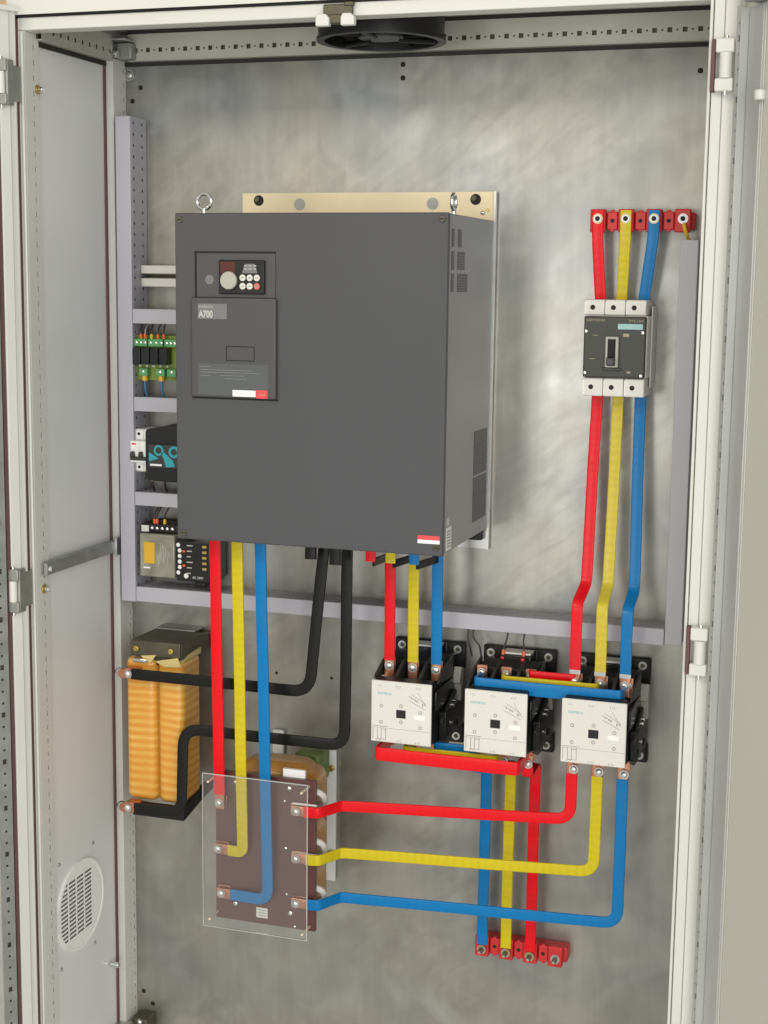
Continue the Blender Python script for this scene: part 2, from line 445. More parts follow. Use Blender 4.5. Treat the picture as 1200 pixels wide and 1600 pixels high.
def text(s, x, y, z, size, parent, material, name='lettering', width=None, depth=0.2, rot=0, align='LEFT', bold=0.0):
    cu = bpy.data.curves.new(name, 'FONT'); cu.body = s; cu.size = size * S; cu.extrude = depth * S / 2; cu.align_x = align; cu.offset = bold * S
    tmp = bpy.data.objects.new('tmp', cu); COL.objects.link(tmp)
    bpy.context.view_layer.update()
    me = bpy.data.meshes.new_from_object(tmp.evaluated_get(bpy.context.evaluated_depsgraph_get()))
    bpy.data.objects.remove(tmp); bpy.data.curves.remove(cu)
    xs = [v.co.x for v in me.vertices]
    sx = (width * S / (max(xs) - min(xs))) if width else 1
    off = Vector((x, y, z)) * S - (wloc(parent) if parent else Vector((0, 0, 0)))
    for v in me.vertices:
        px, pz = v.co.x * sx, v.co.y
        px, pz = px * math.cos(rot) - pz * math.sin(rot), px * math.sin(rot) + pz * math.cos(rot)
        v.co = (px + off.x, -v.co.z + off.y, pz + off.z)
    me.materials.clear(); me.materials.append(MAT[material])
    o = bpy.data.objects.new(name, me); COL.objects.link(o)
    if parent: o.parent = parent
    return o


def fillet(pts, rad, n=7):
    out = [Vector(pts[0])]
    for k in range(1, len(pts) - 1):
        p, a, b = Vector(pts[k]), Vector(pts[k - 1]), Vector(pts[k + 1])
        r = rad[k] if isinstance(rad, (list, tuple)) else rad
        da, db = (a - p), (b - p)
        la = min(r, da.length * 0.45); lb = min(r, db.length * 0.45); q = min(la, lb)
        A, B = p + da.normalized() * q, p + db.normalized() * q
        for i in range(n + 1):
            t = i / n; out.append(A * (1 - t) ** 2 + p * 2 * t * (1 - t) + B * t * t)
    out.append(Vector(pts[-1]))
    return out


def ribbon(pts, width, thick, mode='N', rad=18, sag=0.25):
    """flat bar with rounded section swept along pts. mode 'N': broad face looks to the front; 'W': bar's width stands upright"""
    P = fillet(pts, rad)
    # subdivide long runs so the sleeve can be slightly uneven
    Q = [P[0]]
    for a, b in zip(P, P[1:]):
        k = max(1, int((b - a).length / 9))
        for i in range(1, k + 1): Q.append(a.lerp(b, i / k))
    P = Q; mb = MB(); prof = []
    hw, ht = width / 2, thick / 2; c = min(ht * 0.9, 2.0)
    for sx, sy, a0 in ((1, 1, 0), (-1, 1, 90), (-1, -1, 180), (1, -1, 270)):
        for i in range(4):
            a = math.radians(a0 + 30 * i); prof.append((sx * (hw - c) + c * math.cos(a), sy * (ht - c) + c * math.sin(a)))
    n = len(prof); vs = []; uv = []; L = 0
    Wp = None; ph = random.random() * 9
    for k, p in enumerate(P):
        t = (P[min(k + 1, len(P) - 1)] - P[max(k - 1, 0)]).normalized()
        if mode == 'N':
            N = Vector((0, -1, 0)); N = (N - t * N.dot(t)).normalized(); W = t.cross(N)
        else:
            W = Vector((0, 0, 1)); W = (W - t * W.dot(t)).normalized(); N = t.cross(W)
        if k: L += (p - P[k - 1]).length
        jig = 1 + 0.012 * math.sin(L * 0.11 + ph) + 0.008 * math.sin(L * 0.37 + 2 * ph)
        d = W * (sag * math.sin(L * 0.02 + ph))
        for a, b in prof:
            vs.append(p + d + W * (a * jig) + N * b); uv.append((L * S, a * S))
    fs = [(k * n + i, k * n + (i + 1) % n, (k + 1) * n + (i + 1) % n, (k + 1) * n + i) for k in range(len(P) - 1) for i in range(n)]
    fs += [tuple(range(n)), tuple(range(len(vs) - 1, len(vs) - n - 1, -1))]
    mb.add(vs, fs); mb.uv = uv
    return mb


def screw(parent, x, y, z, r=5, h=3, m='chrome', name='screw', washer=None):
    if washer:
        MB().ring((x, y - 1.6, z), washer, r * 0.7, 1.6).build('washer', 'zinc', parent, smooth=True)
    return MB().dome((x, y - (1.6 if washer else 0), z), r, h).build(name, m, parent, smooth=True)


def hexbolt(parent, x, y, z, r=5, h=4, m='zinc', name='bolt', washer=8, wm='zinc'):
    b = MB().cyl((x, y - h - 1.6, z), r, h, 'y', 6).build(name, m, parent, bevel=0.6)
    MB().ring((x, y - 1.6, z), washer, r * 0.5, 1.6).build('washer', wm, b, smooth=True)
    return b


# ================================================================ setting
box(-9000, 9000, -9000, 6000, -60, 0).build('floor', 'concrete', kind='structure', bevel=0)
box(-9000, 9000, 2600, 2700, 2, 6200).build('wall', 'plaster', kind='structure')

# ================================================================ cabinet
cab = thing('electrical_cabinet', 'large open light grey steel cabinet with galvanised back plate housing all the gear', 'cabinet', (590, -160, 0))


def strip_holes(length, v0, sq=(7, 7), dot=3, pitch=25, start=12, cross=6):
    hs = []
    u = start
    while u < length - 12:
        hs.append((u, v0 - sq[1] / 2, sq[0], sq[1]))
        if u + pitch / 2 + dot < length - 6: hs.append((u + sq[0] / 2 + pitch / 2 - dot / 2, v0 - dot / 2, dot, dot))
        u += pitch
    return hs


# mounting plate with its few real holes
pl_holes = []
px0, px1, pz0, pz1 = 22, 1172, 90, 2098
for (x, z, d) in ((571, 2028, 8), (571, 2005, 8), (1086, 2002, 8), (60, 2002, 8), (43, 1978, 8), (44, 217, 8), (64, 193, 8), (334, 910, 5), (446, 910, 5)):
    pl_holes.append((x - px0 - d / 2, z - pz0 - d / 2, d, d))
pm = MB().perf((px0, 0, pz0), (1, 0, 0), (0, 0, 1), px1 - px0, pz1 - pz0, pl_holes, (0, 3, 0))
pm.box(px0, px1, 3, 3.5, pz0, pz1)
plate = pm.build('mounting_plate', 'galvanised_plate', cab)
# make holes round-looking dark: a small dark disc just behind each opening
for (x, z, d) in ((571, 2028, 8), (571, 2005, 8), (1086, 2002, 8), (60, 2002, 8), (43, 1978, 8), (44, 217, 8), (64, 193, 8), (334, 910, 5), (446, 910, 5)):
    MB().cyl((x, -0.6, z), d * 0.55, 0.5, 'y', 16).build('plate_hole', 'hole_dark', plate)
screw(cab, 37, -1, 2025, 8, 3, 'zinc', 'plate_bolt', washer=11)
screw(cab, 1104, -2, 1047, 6, 10, 'chrome', 'plate_bolt')

# shell
box(-2, 12, -291, 70, 90, 2104).build('side_panel', 'panel_paint', cab)
box(1180, 1192, -291, 70, 90, 2104).build('side_panel', 'panel_paint', cab)
box(-2, 1192, 70, 74, 20, 2100).build('back_panel', 'panel_paint', cab)
rp = MB().perf((2, -325, 2102), (1, 0, 0), (0, 1, 0), 1186, 395,
               [(238, 200, 12, 12), (272, 200, 12, 12)], (0, 0, 2)).build('roof_panel', 'cabinet_paint', cab)
box(-6, 1198, -347, 76, 2104, 2106).build('roof_cover', 'cabinet_paint', cab)
box(-6, 1198, -347, -345, 2078, 2104).build('roof_cover_lip', 'cabinet_paint', cab)
box(-2, 1192, -331, 70, 60, 90).build('plinth', 'panel_paint', cab, bevel=2)
# seals round the side panel
box(12, 16, -56, -51, 100, 2044).build('seal', 'seal_rubber', cab)
box(12, 17, -295, -51, 2036, 2043).build('seal', 'dark_rubber', cab)

# rear posts
def rear_post(x0, x1, sgn):
    xs = x1 if sgn > 0 else x0
    m = MB(); L = 2049 - 90
    m.box(x0, x1, -50, -48, 90, 2049)
    h = strip_holes(L, 40, (8, 6), 3)
    h += [(u + 12.5, v - 14, a, b) for (u, v, a, b) in strip_holes(L - 20, 40, (8, 4), 3)]
    # rebuild as perf: U along z, V along y
    m.perf((xs, -48, 90), (0, 0, 1), (0, 1, 0), L, 47, sorted(set(h)), (-2 * sgn, 0, 0))
    p = m.build('post', 'cabinet_paint', cab)
    box(min(xs - 9 * sgn, xs - 3 * sgn), max(xs - 9 * sgn, xs - 3 * sgn), -47, -2, 95, 2040).build('post_core', 'zinc_dull', p)
    return p


rear_post(13, 30, 1)
rear_post(1160, 1179, -1)


def front_post(x0, x1, side_x, sgn):
    m = MB(); L = 2054 - 90
    h = strip_holes(L, 26, (9, 5), 3)
    m.perf((side_x, -333, 90), (0, 0, 1), (0, 1, 0), L, 42, h, (-2 * sgn, 0, 0))
    m.box(x0, x1, -335, -333, 20, 2054)
    p = m.build('front_post', 'cabinet_paint', cab)
    a, b = sorted((side_x - 9 * sgn, side_x - 3 * sgn))
    box(a, b, -331, -293, 95, 2050).build('post_core', 'zinc_dull', p)
    return p


lp = front_post(7, 19, 19, 1)
box(14, 18.5, -341, -336, 90, 2053).build('post_lip', 'cabinet_paint', lp, bevel=1.5)
rpz = front_post(1142.5, 1184, 1142.5, -1)
box(1137.5, 1142, -343, -293, 20, 2064).build('post_lip', 'cabinet_paint', rpz, bevel=1.5)
box(1143, 1158, -339, -335.2, 20, 2064).build('post_rib', 'cabinet_paint', rpz, bevel=1.2)
box(1158.5, 1183, -338, -335.2, 20, 2064).build('post_rib', 'cabinet_paint', rpz, bevel=1.2)
# top front beam
box(7, 1184, -336, -300, 2054.5, 2075).build('front_beam', 'cabinet_paint', cab, bevel=1.5)
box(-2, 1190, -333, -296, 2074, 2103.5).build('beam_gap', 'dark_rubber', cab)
# rear top rail
m = MB(); m.perf((45, -20, 2049), (1, 0, 0), (0, 0, 1), 1110, 46, strip_holes(1110, 17, (8, 8), 3), (0, 2, 0))
m.box(45, 1155, -20, -2, 2047, 2048.9)
rr = m.build('top_rail', 'rail_metal_shaded', cab)
box(45, 1155, -15, -11, 2052, 2092).build('rail_core', 'iron_dark', rr)
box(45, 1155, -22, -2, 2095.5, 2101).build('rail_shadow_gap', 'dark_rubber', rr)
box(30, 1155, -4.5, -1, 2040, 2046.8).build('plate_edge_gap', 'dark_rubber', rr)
# left side top rail
m = MB(); m.perf((30, -300, 2046), (0, 1, 0), (0, 0, 1), 250, 44, strip_holes(250, 15, (8, 8), 3), (-2, 0, 0))
m.box(13, 31.5, -300, -50, 2044, 2045.9)
sr = m.build('side_rail', 'rail_metal_shaded', cab)
box(18, 22, -298, -52, 2047, 2088).build('rail_core', 'iron_dark', sr)
# corner castings
cc = box(31, 62, -40, -3, 2048, 2078).build('corner_bracket', 'cast_zinc', cab, bevel=3)
MB().cyl((31, -50, 2056), 7, 9, 'x', 6).build('bolt', 'chrome', cc, bevel=1)
box(16, 60, -62, -21, 2079, 2083).build('bracket_flange', 'zinc', cc, bevel=1)
cb = box(40, 72, -42, -3, 92, 178).build('corner_bracket', 'iron_dark', cab, bevel=3)
screw(cb, 56, -42, 172, 6, 5, 'chrome', 'bolt')
box(12, 44, -110, -42, 100, 172).build('corner_bracket', 'zinc', cab, bevel=3)

# side strut across the left panel
m = MB(); m.prism([(20, 1135), (26, 1138), (26, 1154), (20, 1157), (31, 1157), (33, 1154), (33, 1138), (31, 1135)], -322, -62, 'y')
st = m.build('side_strut', 'zinc_dull', cab, bevel=0.8)
box(32, 38, -78, -56, 1130, 1164).build('strut_end', 'zinc', st, bevel=1)
MB().cyl((33, -312, 1146), 6, 5, 'x', 12, 4).build('bolt', 'chrome', st, smooth=True)
for (y, z) in ((-298, 1964), (-312, 1109)):
    b = MB().cyl((19, y, z), 8, 3, 'x', 16).build('frame_bolt', 'brass', cab, bevel=0.6)
    MB().cyl((22, y, z), 5, 9, 'x', 6).build('nut', 'chrome', b, bevel=0.8)
MB().cyl((14, -80, 306), 6, 18, 'x', 12).build('frame_bolt', 'chrome', cab, bevel=1)
b = MB().cyl((98, -300, 2106), 16, 5, 'z', 20).build('lifting_bolt', 'iron_dark', cab, bevel=1)
MB().cyl((98, -300, 2111), 9, 9, 'z', 6).build('bolt_head', 'chrome', b, bevel=1)

# round ventilation grille in the left panel
def grille():
    m = MB(); cy, cz, r = -195, 477, 87
    sl_w, sl_h = 24, 4.2; cols = [-75 + 29.5 * i for i in range(4)]
    rows = [-53 + 8.3 * j for j in range(14)]
    # disc face triangulated as rows: approximate with grid clipped to circle
    ub = sorted({-r, r} | {c for c in cols} | {c + sl_w for c in cols}); N = 48
    face = MB()
    # rim ring
    face.ring((12, cy, cz), r, r - 5, 5, 'x', N)
    g = face.build('vent_grille', 'white_plastic', cab, smooth=True)
    # disc built from horizontal bands
    zb = sorted({-r + 2} | {r - 2} | {z for z in rows} | {z + sl_h for z in rows})
    extra = [k for k in range(int(-r + 4), int(r - 3), 4) if k < rows[0] - 2 or k > rows[-1] + sl_h + 2]
    zb = sorted(set(zb) | set(extra)); d = MB()
    for z0, z1 in zip(zb, zb[1:]):
        w0 = math.sqrt(max(0, (r - 3) ** 2 - z0 * z0)); w1 = math.sqrt(max(0, (r - 3) ** 2 - z1 * z1))
        slot = any(abs(z0 - q) < 1e-6 for q in rows)
        if not slot:
            d.add([(16, cy - w0, cz + z0), (16, cy + w0, cz + z0), (16, cy + w1, cz + z1), (16, cy - w1, cz + z1)], [(0, 1, 2, 3)])
        else:
            e = [-1e3]
            segs = []; cur = None
            edges = []
            left = None
            a = -999
            pieces = []; last = -999
            xs = [-999]
            for c in cols: xs += [c, c + sl_w]
            xs.append(999)
            for i in range(0, len(xs), 2):
                s0, s1 = xs[i], xs[i + 1]
                a0, a1 = max(s0, -w0), min(s1, w0); b0, b1 = max(s0, -w1), min(s1, w1)
                if a1 > a0 and b1 > b0:
                    d.add([(16, cy + a0, cz + z0), (16, cy + a1, cz + z0), (16, cy + b1, cz + z1), (16, cy + b0, cz + z1)], [(0, 1, 2, 3)])
            # slanted louvre blade behind each slot
            for c in cols:
                c0, c1 = max(c, -w0), min(c + sl_w, w0)
                if c1 > c0:
                    d.add([(16, cy + c0, cz + z1), (16, cy + c1, cz + z1), (12.5, cy + c1, cz + z0 + 1), (12.5, cy + c0, cz + z0 + 1)], [(0, 1, 2, 3)])
    d.build('grille_face', 'white_plastic', g)
    MB().cyl((12.1, cy, cz), r - 4, 0.3, 'x', 40).build('filter_backing', 'print_grey', g)
    for y, z in ((-141, 579), (-268, 582), (-140, 376), (-267, 377)):
        MB().cyl((12, y, z), 4, 2, 'x', 12, 2.5).build('panel_screw', 'zinc_dull', cab, smooth=True)


grille()

# hinges on the frame
def hinge(x0, x1, z0, z1, light=False):
    mt = 'cast_zinc' if not light else 'cabinet_paint'
    h = (z1 - z0)
    g = box(x0 + (x1 - x0) * .75, x1, -386, -366, z0, z1).build('hinge', mt, cab, bevel=2) if not light else \
        box(x0, x0 + 5, -352, -339, z0, z1).build('hinge', 'seal_rubber', cab, bevel=1)
    a, b = (x0, x0 + (x1 - x0) * .95)
    if light: a, b = x0 + 6, x1
    ya, yb, yc = (-358, -341, -352) if light else (-390, -373, -384)
    if not light: box(x1 - 6, x1 - 2, -366, -336, z0 + 8, z1 - 8).build('hinge_arm', mt, g)
    box(a, b, ya, yb, z1 - h * .27, z1).build('knuckle', mt, g, bevel=2)
    box(a, b, ya, yb, z0, z0 + h * .25).build('knuckle', mt, g, bevel=2)
    cx = a + (b - a) * (.38 if not light else .55)
    MB().cyl((cx, yc, z0 + h * .25), 7.5 if not light else 9, h * .48, 'z', 20).build('barrel', 'cabinet_paint', g, smooth=True)
    MB().cyl((cx, yc, z0 - 5), 3.5, 6, 'z', 12).build('pin', 'chrome', g, smooth=True)
    MB().cyl((cx, yc, z1 - 1), 3.5, 5, 'z', 12).build('pin', 'chrome', g, smooth=True)


hinge(-5, 17, 1930, 2003); hinge(-5, 17, 1080, 1156)
hinge(1143, 1175, 1925, 1998, True); hinge(1143, 1175, 1069, 1143, True)


# doors: local frame u along the door from its hinge, n = inner normal
def door(hx, hy, ang, right, z0, z1, name):
    if right:
        u = Vector((-math.cos(ang), -math.sin(ang), 0)); n = Vector((-math.sin(ang), math.cos(ang), 0))
    else:
        u = Vector((math.cos(ang), -math.sin(ang), 0)); n = Vector((math.sin(ang), math.cos(ang), 0))

    def slab(u0, u1, n0, n1, za, zb, nm, mt, par, bevel=1.0):
        O = Vector((hx, hy, 0)); vs = []
        for a in (u0, u1):
            for b in (n0, n1):
                for z in (za, zb):
                    p = O + u * a + n * b; vs.append((p.x, p.y, z))
        return MB().add(vs, [(0, 1, 3, 2), (4, 6, 7, 5), (0, 4, 5, 1), (2, 3, 7, 6), (0, 2, 6, 4), (1, 5, 7, 3)]).build(nm, mt, par, bevel=bevel)
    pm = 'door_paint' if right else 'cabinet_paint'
    d = slab(0, 560, -1.5, 0, z0, z1, name, pm, cab, 0)
    if not right:
        slab(0, 14, 0.2, 14, z0, z1, 'door_edge', pm, d, 3)
        slab(14.5, 34, 0.2, 19, z0, z1, 'door_lip', pm, d, 2)
        slab(34.3, 41, 0.2, 17, z0 + 20, z1 - 20, 'door_seal', 'seal_rubber', d, 1)
    else:
        slab(0.2, 3, 0.2, 12, z0, z1, 'door_edge', pm, d, 1)
        slab(20, 62, 0.2, 4, z0 + 30, z1 - 34, 'stiffener_channel', 'zinc_door', d, 1)
        slab(62.3, 66, 0.2, 2, z0 + 30, z1 - 34, 'door_seam', 'door_paint', d, 1)
    # perforated stiffener
    O = Vector((hx, hy, 0)) + u * (4 if right else 45) + n * (15 if right else 22); L = z1 - z0 - 60
    m = MB(); hs = []
    k = 12; q = 0
    while k < L - 15:
        v0 = 5 if right else 9
        if q % 4 == 0: hs.append((k, v0, 9, 7))
        else: hs.append((k + 2, v0 + 1.5, 4, 4))
        k += 21; q += 1
    m.perf((O.x, O.y, z0 + 30), (0, 0, 1), tuple(u), L, 14 if right else 24, hs, tuple(-n * 2))
    st_ = m.build('stiffener', 'zinc_door' if right else 'zinc_dull', d)
    if right:
        slab(5, 14, 11.5, 12.5, z0 + 32, z1 - 36, 'stiffener_dark_backing', 'iron_dark', st_, 0)  # added dark backing, stands in for the shade inside the stiffener holes
        slab(16, 18.6, 0.3, 15.6, z0 + 30, z1 - 34, 'stiffener_flange', 'zinc_door', st_, 0.5)
    else:
        slab(47, 68, 14, 18, z0 + 32, z1 - 32, 'stiffener_dark_backing', 'iron_dark', st_, 0)
        slab(69.2, 71.2, 0.3, 22, z0 + 30, z1 - 30, 'stiffener_flange', 'zinc', st_, 0)
    slab(41, 559, 0.3, 24, z1 - 32, z1 - 2, 'door_top_member', 'zinc_dull' if right else pm, d, 2)
    slab(0, 560, 24.2, 26, z1 - 10, z1 - 2, 'door_top_lip', pm, d, 0.5)
    return d, u, n


box(-1.5, 6.8, -333, -322, 60, 2077).build('frame_gasket', 'seal_rubber', lp)
dl, ul, nl = door(3, -346, math.radians(122), False, 100, 2090, 'door')
dr, ur, nr = door(1188, -352, math.radians(122), True, 100, 2070, 'door')
p = Vector((1188, -352, 0)) + ur * 66 + nr * 6
MB().cyl((p.x, p.y, 1905), 8, 14, 'z', 16).build('door_clip', 'cabinet_paint', dr, bevel=2)

# ---- latch keeper on the front beam
lk = thing('door_latch_keeper', 'small dark latch keeper with two pale claws on the top front beam', 'latch', (572, -345, 2040))
m = MB().box(549, 597, -344, -337, 2050, 2072).box(560, 584, -350, -337, 2042, 2056).box(584, 599, -346, -337, 2068, 2075)
m.build('keeper_body', 'iron_dark', lk, bevel=2)
for a, b in ((541, 563), (582, 604)):
    MB().prism([(a, 2038), (b, 2038), (b, 2050), (b - 6, 2056), (a + 3, 2056), (a, 2050)], -356, -344, 'y').build('claw', 'cabinet_paint', lk, bevel=1.5)

# ---- cooling fan in the roof
fan = thing('cooling_fan', 'round black axial cooling fan hanging under the cabinet roof', 'fan', (585, -165, 2040))
FZ = 2042
MB().ring((585, -165, FZ), 104, 96, 58, 'z', 48).build('fan_ring', 'black_plastic', fan, smooth=True)
MB().ring((585, -165, FZ - 1), 107, 94, 5, 'z', 48).build('fan_rim', 'black_plastic', fan, smooth=True)
MB().cyl((585, -165, FZ + 4), 38, 48, 'z', 32).build('fan_hub', 'dark_grey_plastic', fan, bevel=2)
for k in range(5):
    a0 = 2 * math.pi * k / 5; m = MB(); vs = []
    for r_ in (36, 60, 92):
        for t, z in ((0, 6), (0.42, 20), (0.85, 34)):
            a = a0 + t * (1 if r_ < 50 else 0.9); vs.append((585 + r_ * math.cos(a), -165 + r_ * math.sin(a), FZ + z))
    m.add(vs, [(0, 1, 4, 3), (1, 2, 5, 4), (3, 4, 7, 6), (4, 5, 8, 7)])
    bl = m.build('blade', 'black_plastic', fan, smooth=True)
    so = bl.modifiers.new('thickness', 'SOLIDIFY'); so.thickness = 0.002
for k in range(3):
    a = 0.5 + 2 * math.pi * k / 3
    MB().tube([(585 + 30 * math.cos(a), -165 + 30 * math.sin(a), FZ + 3), (585 + 98 * math.cos(a), -165 + 98 * math.sin(a), FZ + 3)], 4).build('strut', 'black_plastic', fan)
MB().cyl((585, -165, FZ + 46), 94, 2, 'z', 40).build('fan_backing', 'hole_dark', fan)
box(478, 692, -272, -58, 2100, 2101.9).build('fan_flange', 'black_plastic', fan)
for sx in (-1, 1):
    MB().ring((585 + sx * 103, -165, FZ + 3), 8, 3, 4, 'z', 16).build('mounting_lug', 'black_plastic', fan)

# ================================================================ wiring ducts
def duct(x0, x1, z0, z1, vertical, label, depth=70):
    t = thing('wiring_duct', label, 'wiring duct', ((x0 + x1) / 2, -depth / 2, z0), 'grey slotted wiring ducts')
    box(x0, x1, -depth, -depth + 9, z0, z1).build('duct_cover', 'duct_pvc', t, bevel=1.2)
    L = (z1 - z0) if vertical else (x1 - x0)
    hs = []
    k = 8
    while k < L - 10:
        hs += [(k, 6, 5, 7), (k, 40, 5, 7)]; k += 20
    for side in (0, 1):
        m = MB()
        if vertical:
            X = x1 - 2 if side else x0 + 2
            m.perf((X, -depth + 9, z0), (0, 0, 1), (0, 1, 0), L, depth - 10, hs, ((-1.5 if side else 1.5), 0, 0))
        else:
            Z = z1 - 2 if side else z0 + 2
            m.perf((x0, -depth + 9, Z), (1, 0, 0), (0, 1, 0), L, depth - 10, hs, (0, 0, (-1.5 if side else 1.5)))
        m.build('duct_side', 'duct_pvc_base', t)
    box(x0 + 5, x1 - 5, -depth + 14, -3, z0 + 5, z1 - 5).build('wire_bundle', 'wire_dark', t)
    return t


duct(43, 73, 1042, 1944, True, 'tall vertical grey wiring duct running down the left edge of the back plate')
duct(1074, 1103, 1045, 1725, True, 'vertical grey wiring duct along the right edge of the back plate')
duct(74, 1073, 1043, 1072, False, 'long horizontal grey wiring duct crossing below the inverter')
duct(74, 276, 1569, 1596, False, 'short grey wiring duct just above the green relay board')
duct(74, 276, 1406, 1433, False, 'short grey wiring duct between relay board and small circuit breaker')
duct(74, 276, 1228, 1254, False, 'short grey wiring duct just above the clear plug-in relay')

# empty DIN rail
dr_ = thing('din_rail', 'empty steel DIN rail beside upper left of the inverter', 'rail', (180, -15, 1637))
box(72, 300, -30, -28.5, 1661, 1676).build('rail_lip', 'cream_plastic', dr_, bevel=0.5)
box(72, 300, -30, -28.5, 1637, 1652).build('rail_lip', 'cream_plastic', dr_, bevel=0.5)
m = MB().box(72, 300, -28.5, -8, 1659, 1661).box(72, 300, -28.5, -8, 1652, 1654).box(72, 300, -8, -6, 1652, 1661)
m.build('rail_channel', 'iron_dark', dr_)

# ================================================================ relay board
t = thing('relay_board', 'green relay circuit board with four black relays left of the inverter', 'circuit board', (112, -45, 1464))
box(71, 166, -50, -46, 1464, 1547).build('circuit_board', 'pcb_green', t)
box(76, 160, -46, -6, 1470, 1540).build('board_carrier', 'terminal_green', t, bevel=2)
for i in range(4):
    x = 73 + i * 18.2
    m = box(x, x + 16, -72, -50.2, 1494, 1524); r = m.build('relay', 'black_gloss', t, bevel=1.2)
for (a, b) in ((74, 100), (103, 133), (136, 160)):
    q = box(a, b, -66, -50.2, 1527, 1541).build('terminal_block', 'terminal_green', t, bevel=1)
    for k in range(3): MB().dome((a + 5 + k * (b - a - 8) / 2, -66, 1534), 3, 1.5, 10, 3).build('terminal_screw', 'chrome', q, smooth=True)
for a in (82, 117, 140):
    q = box(a, a + 18, -64, -50.2, 1472, 1486).build('terminal_block', 'terminal_green', t, bevel=1)
    MB().dome((a + 9, -64, 1480), 3.5, 1.5, 10, 3).build('terminal_screw', 'chrome', q, smooth=True)
for i in range(5): MB().dome((78 + i * 14, -50, 1490), 2.6, 2, 8, 3).build('solder_pin', 'pure_white', t, smooth=True)
# its wires
def wire(pts, label, mt='wire_dark', r=1.3, group='thin control wires', ferr=None, top=True):
    t_ = thing('control_wire', label, 'wire', pts[0], group)
    MB().tube(fillet(pts, 15, 5), r).build('wire_core', mt, t_, smooth=True)
    if ferr:
        a, b = (Vector(pts[-1]), Vector(pts[-2])); d = (b - a).normalized()
        MB().tube([a, a + d * 9], r * 2.1).build('ferrule', ferr, t_, smooth=True)
    return t_


for i, (x, f, ds) in enumerate(((86, 'orange_ferrule', 'first'), (95, 'orange_ferrule', 'second'), (108, 'yellow_ferrule', 'third'), (121, 'orange_ferrule', 'fourth'), (133, 'orange_ferrule', 'fifth'))):
    wire([(x - 4 + 3 * (i % 2), -45, 1569), (x - 1, -60, 1556), (x, -60, 1541)], '%s thin wire from the left entering the top of the green relay board' % ds, 'wire_dark' if i != 1 else 'pale_grey', 1.3, 'wires above the relay board', f)
wire([(92, -50, 1433), (92, -58, 1450), (92, -58, 1472)], 'left blue wire with orange sleeve below the relay board', 'wire_blue', 2.6, 'blue wires below the relay board', 'yellow_ferrule')
wire([(126, -50, 1433), (126, -58, 1450), (126, -58, 1472)], 'right blue wire with orange sleeve below the relay board', 'wire_blue', 2.6, 'blue wires below the relay board', 'yellow_ferrule')

# ================================================================ miniature circuit breaker
t = thing('miniature_breaker', 'small white two pole circuit breaker at the left edge beside the black controller', 'circuit breaker', (85, -40, 1290))
m = MB().prism([(-5, 1291), (-56, 1291), (-60, 1294), (-60, 1309), (-78, 1311), (-78, 1351), (-60, 1353), (-60, 1369), (-57, 1372), (-5, 1372)], 70, 87.5, 'x')
m.build('breaker_pole', 'white_plastic', t, bevel=0.8)
m = MB().prism([(-5, 1291), (-56, 1291), (-60, 1294), (-60, 1309), (-78, 1311), (-78, 1351), (-60, 1353), (-60, 1369), (-57, 1372), (-5, 1372)], 88, 104, 'x')
m.build('breaker_pole', 'white_plastic', t, bevel=0.8)
g = box(71, 103, -82, -78.2, 1315, 1322).build('toggle', 'dark_grey_plastic', t, bevel=1)
for x in (77, 94): MB().prism([(x - 4, 1322), (x + 4, 1322), (x + 2, 1332), (x - 2, 1332)], -88, -78.2, 'y').build('lever', 'dark_grey_plastic', g, bevel=1)
box(73, 82, -78.6, -78.1, 1344, 1347).build('red_mark', 'red_label', t)
for z in (1363, 1300):
    for x in (79, 96): MB().cyl((x, -60.5, z), 3, 0.4, 'y', 12).build('screw_hole', 'hole_dark', t)

# ================================================================ controller
t = thing('control_module', 'black control module with turquoise printed front beside the small breaker', 'controller', (150, -50, 1279))
m = MB().prism([(108, 1285), (112, 1280), (210, 1278), (210, 1386), (160, 1386), (130, 1378), (110, 1375), (108, 1370)], -92, -5, 'y')
m.build('module_body', 'black_plastic', t, bevel=2)
fp = box(117, 208, -98, -92.2, 1305, 1349).build('front_panel', 'dark_grey_plastic', t, bevel=1)
MB().ring((139, -98.8, 1338), 10, 6.2, 0.6, 'y').build('printed_ring', 'turquoise', t)
MB().prism([(119, 1334), (119, 1317), (139, 1323)], -98.8, -98.2, 'y').build('printed_triangle', 'turquoise', t)
MB().prism([(144, 1333), (150, 1335), (168, 1320), (172, 1309), (154, 1307), (150, 1320)], -98.8, -98.2, 'y').build('printed_arrow', 'turquoise', t)
MB().ring((170, -98.8, 1336), 11, 6.2, 0.6, 'y').build('printed_ring', 'turquoise', t)
box(121, 145, -98.8, -98.2, 1309, 1312.5).build('printed_name', 'pure_white', t)
for x, mm in ((100, 'yellow_ferrule'), (126, 'yellow_ferrule')):
    wire([(x, -40, 1254), (x + 3, -55, 1268), (x + 4, -55, 1284)], 'dark wire with yellow end under the %s' % ('small white breaker' if x == 100 else 'black control module'), 'wire_dark', 2.2, None, mm)

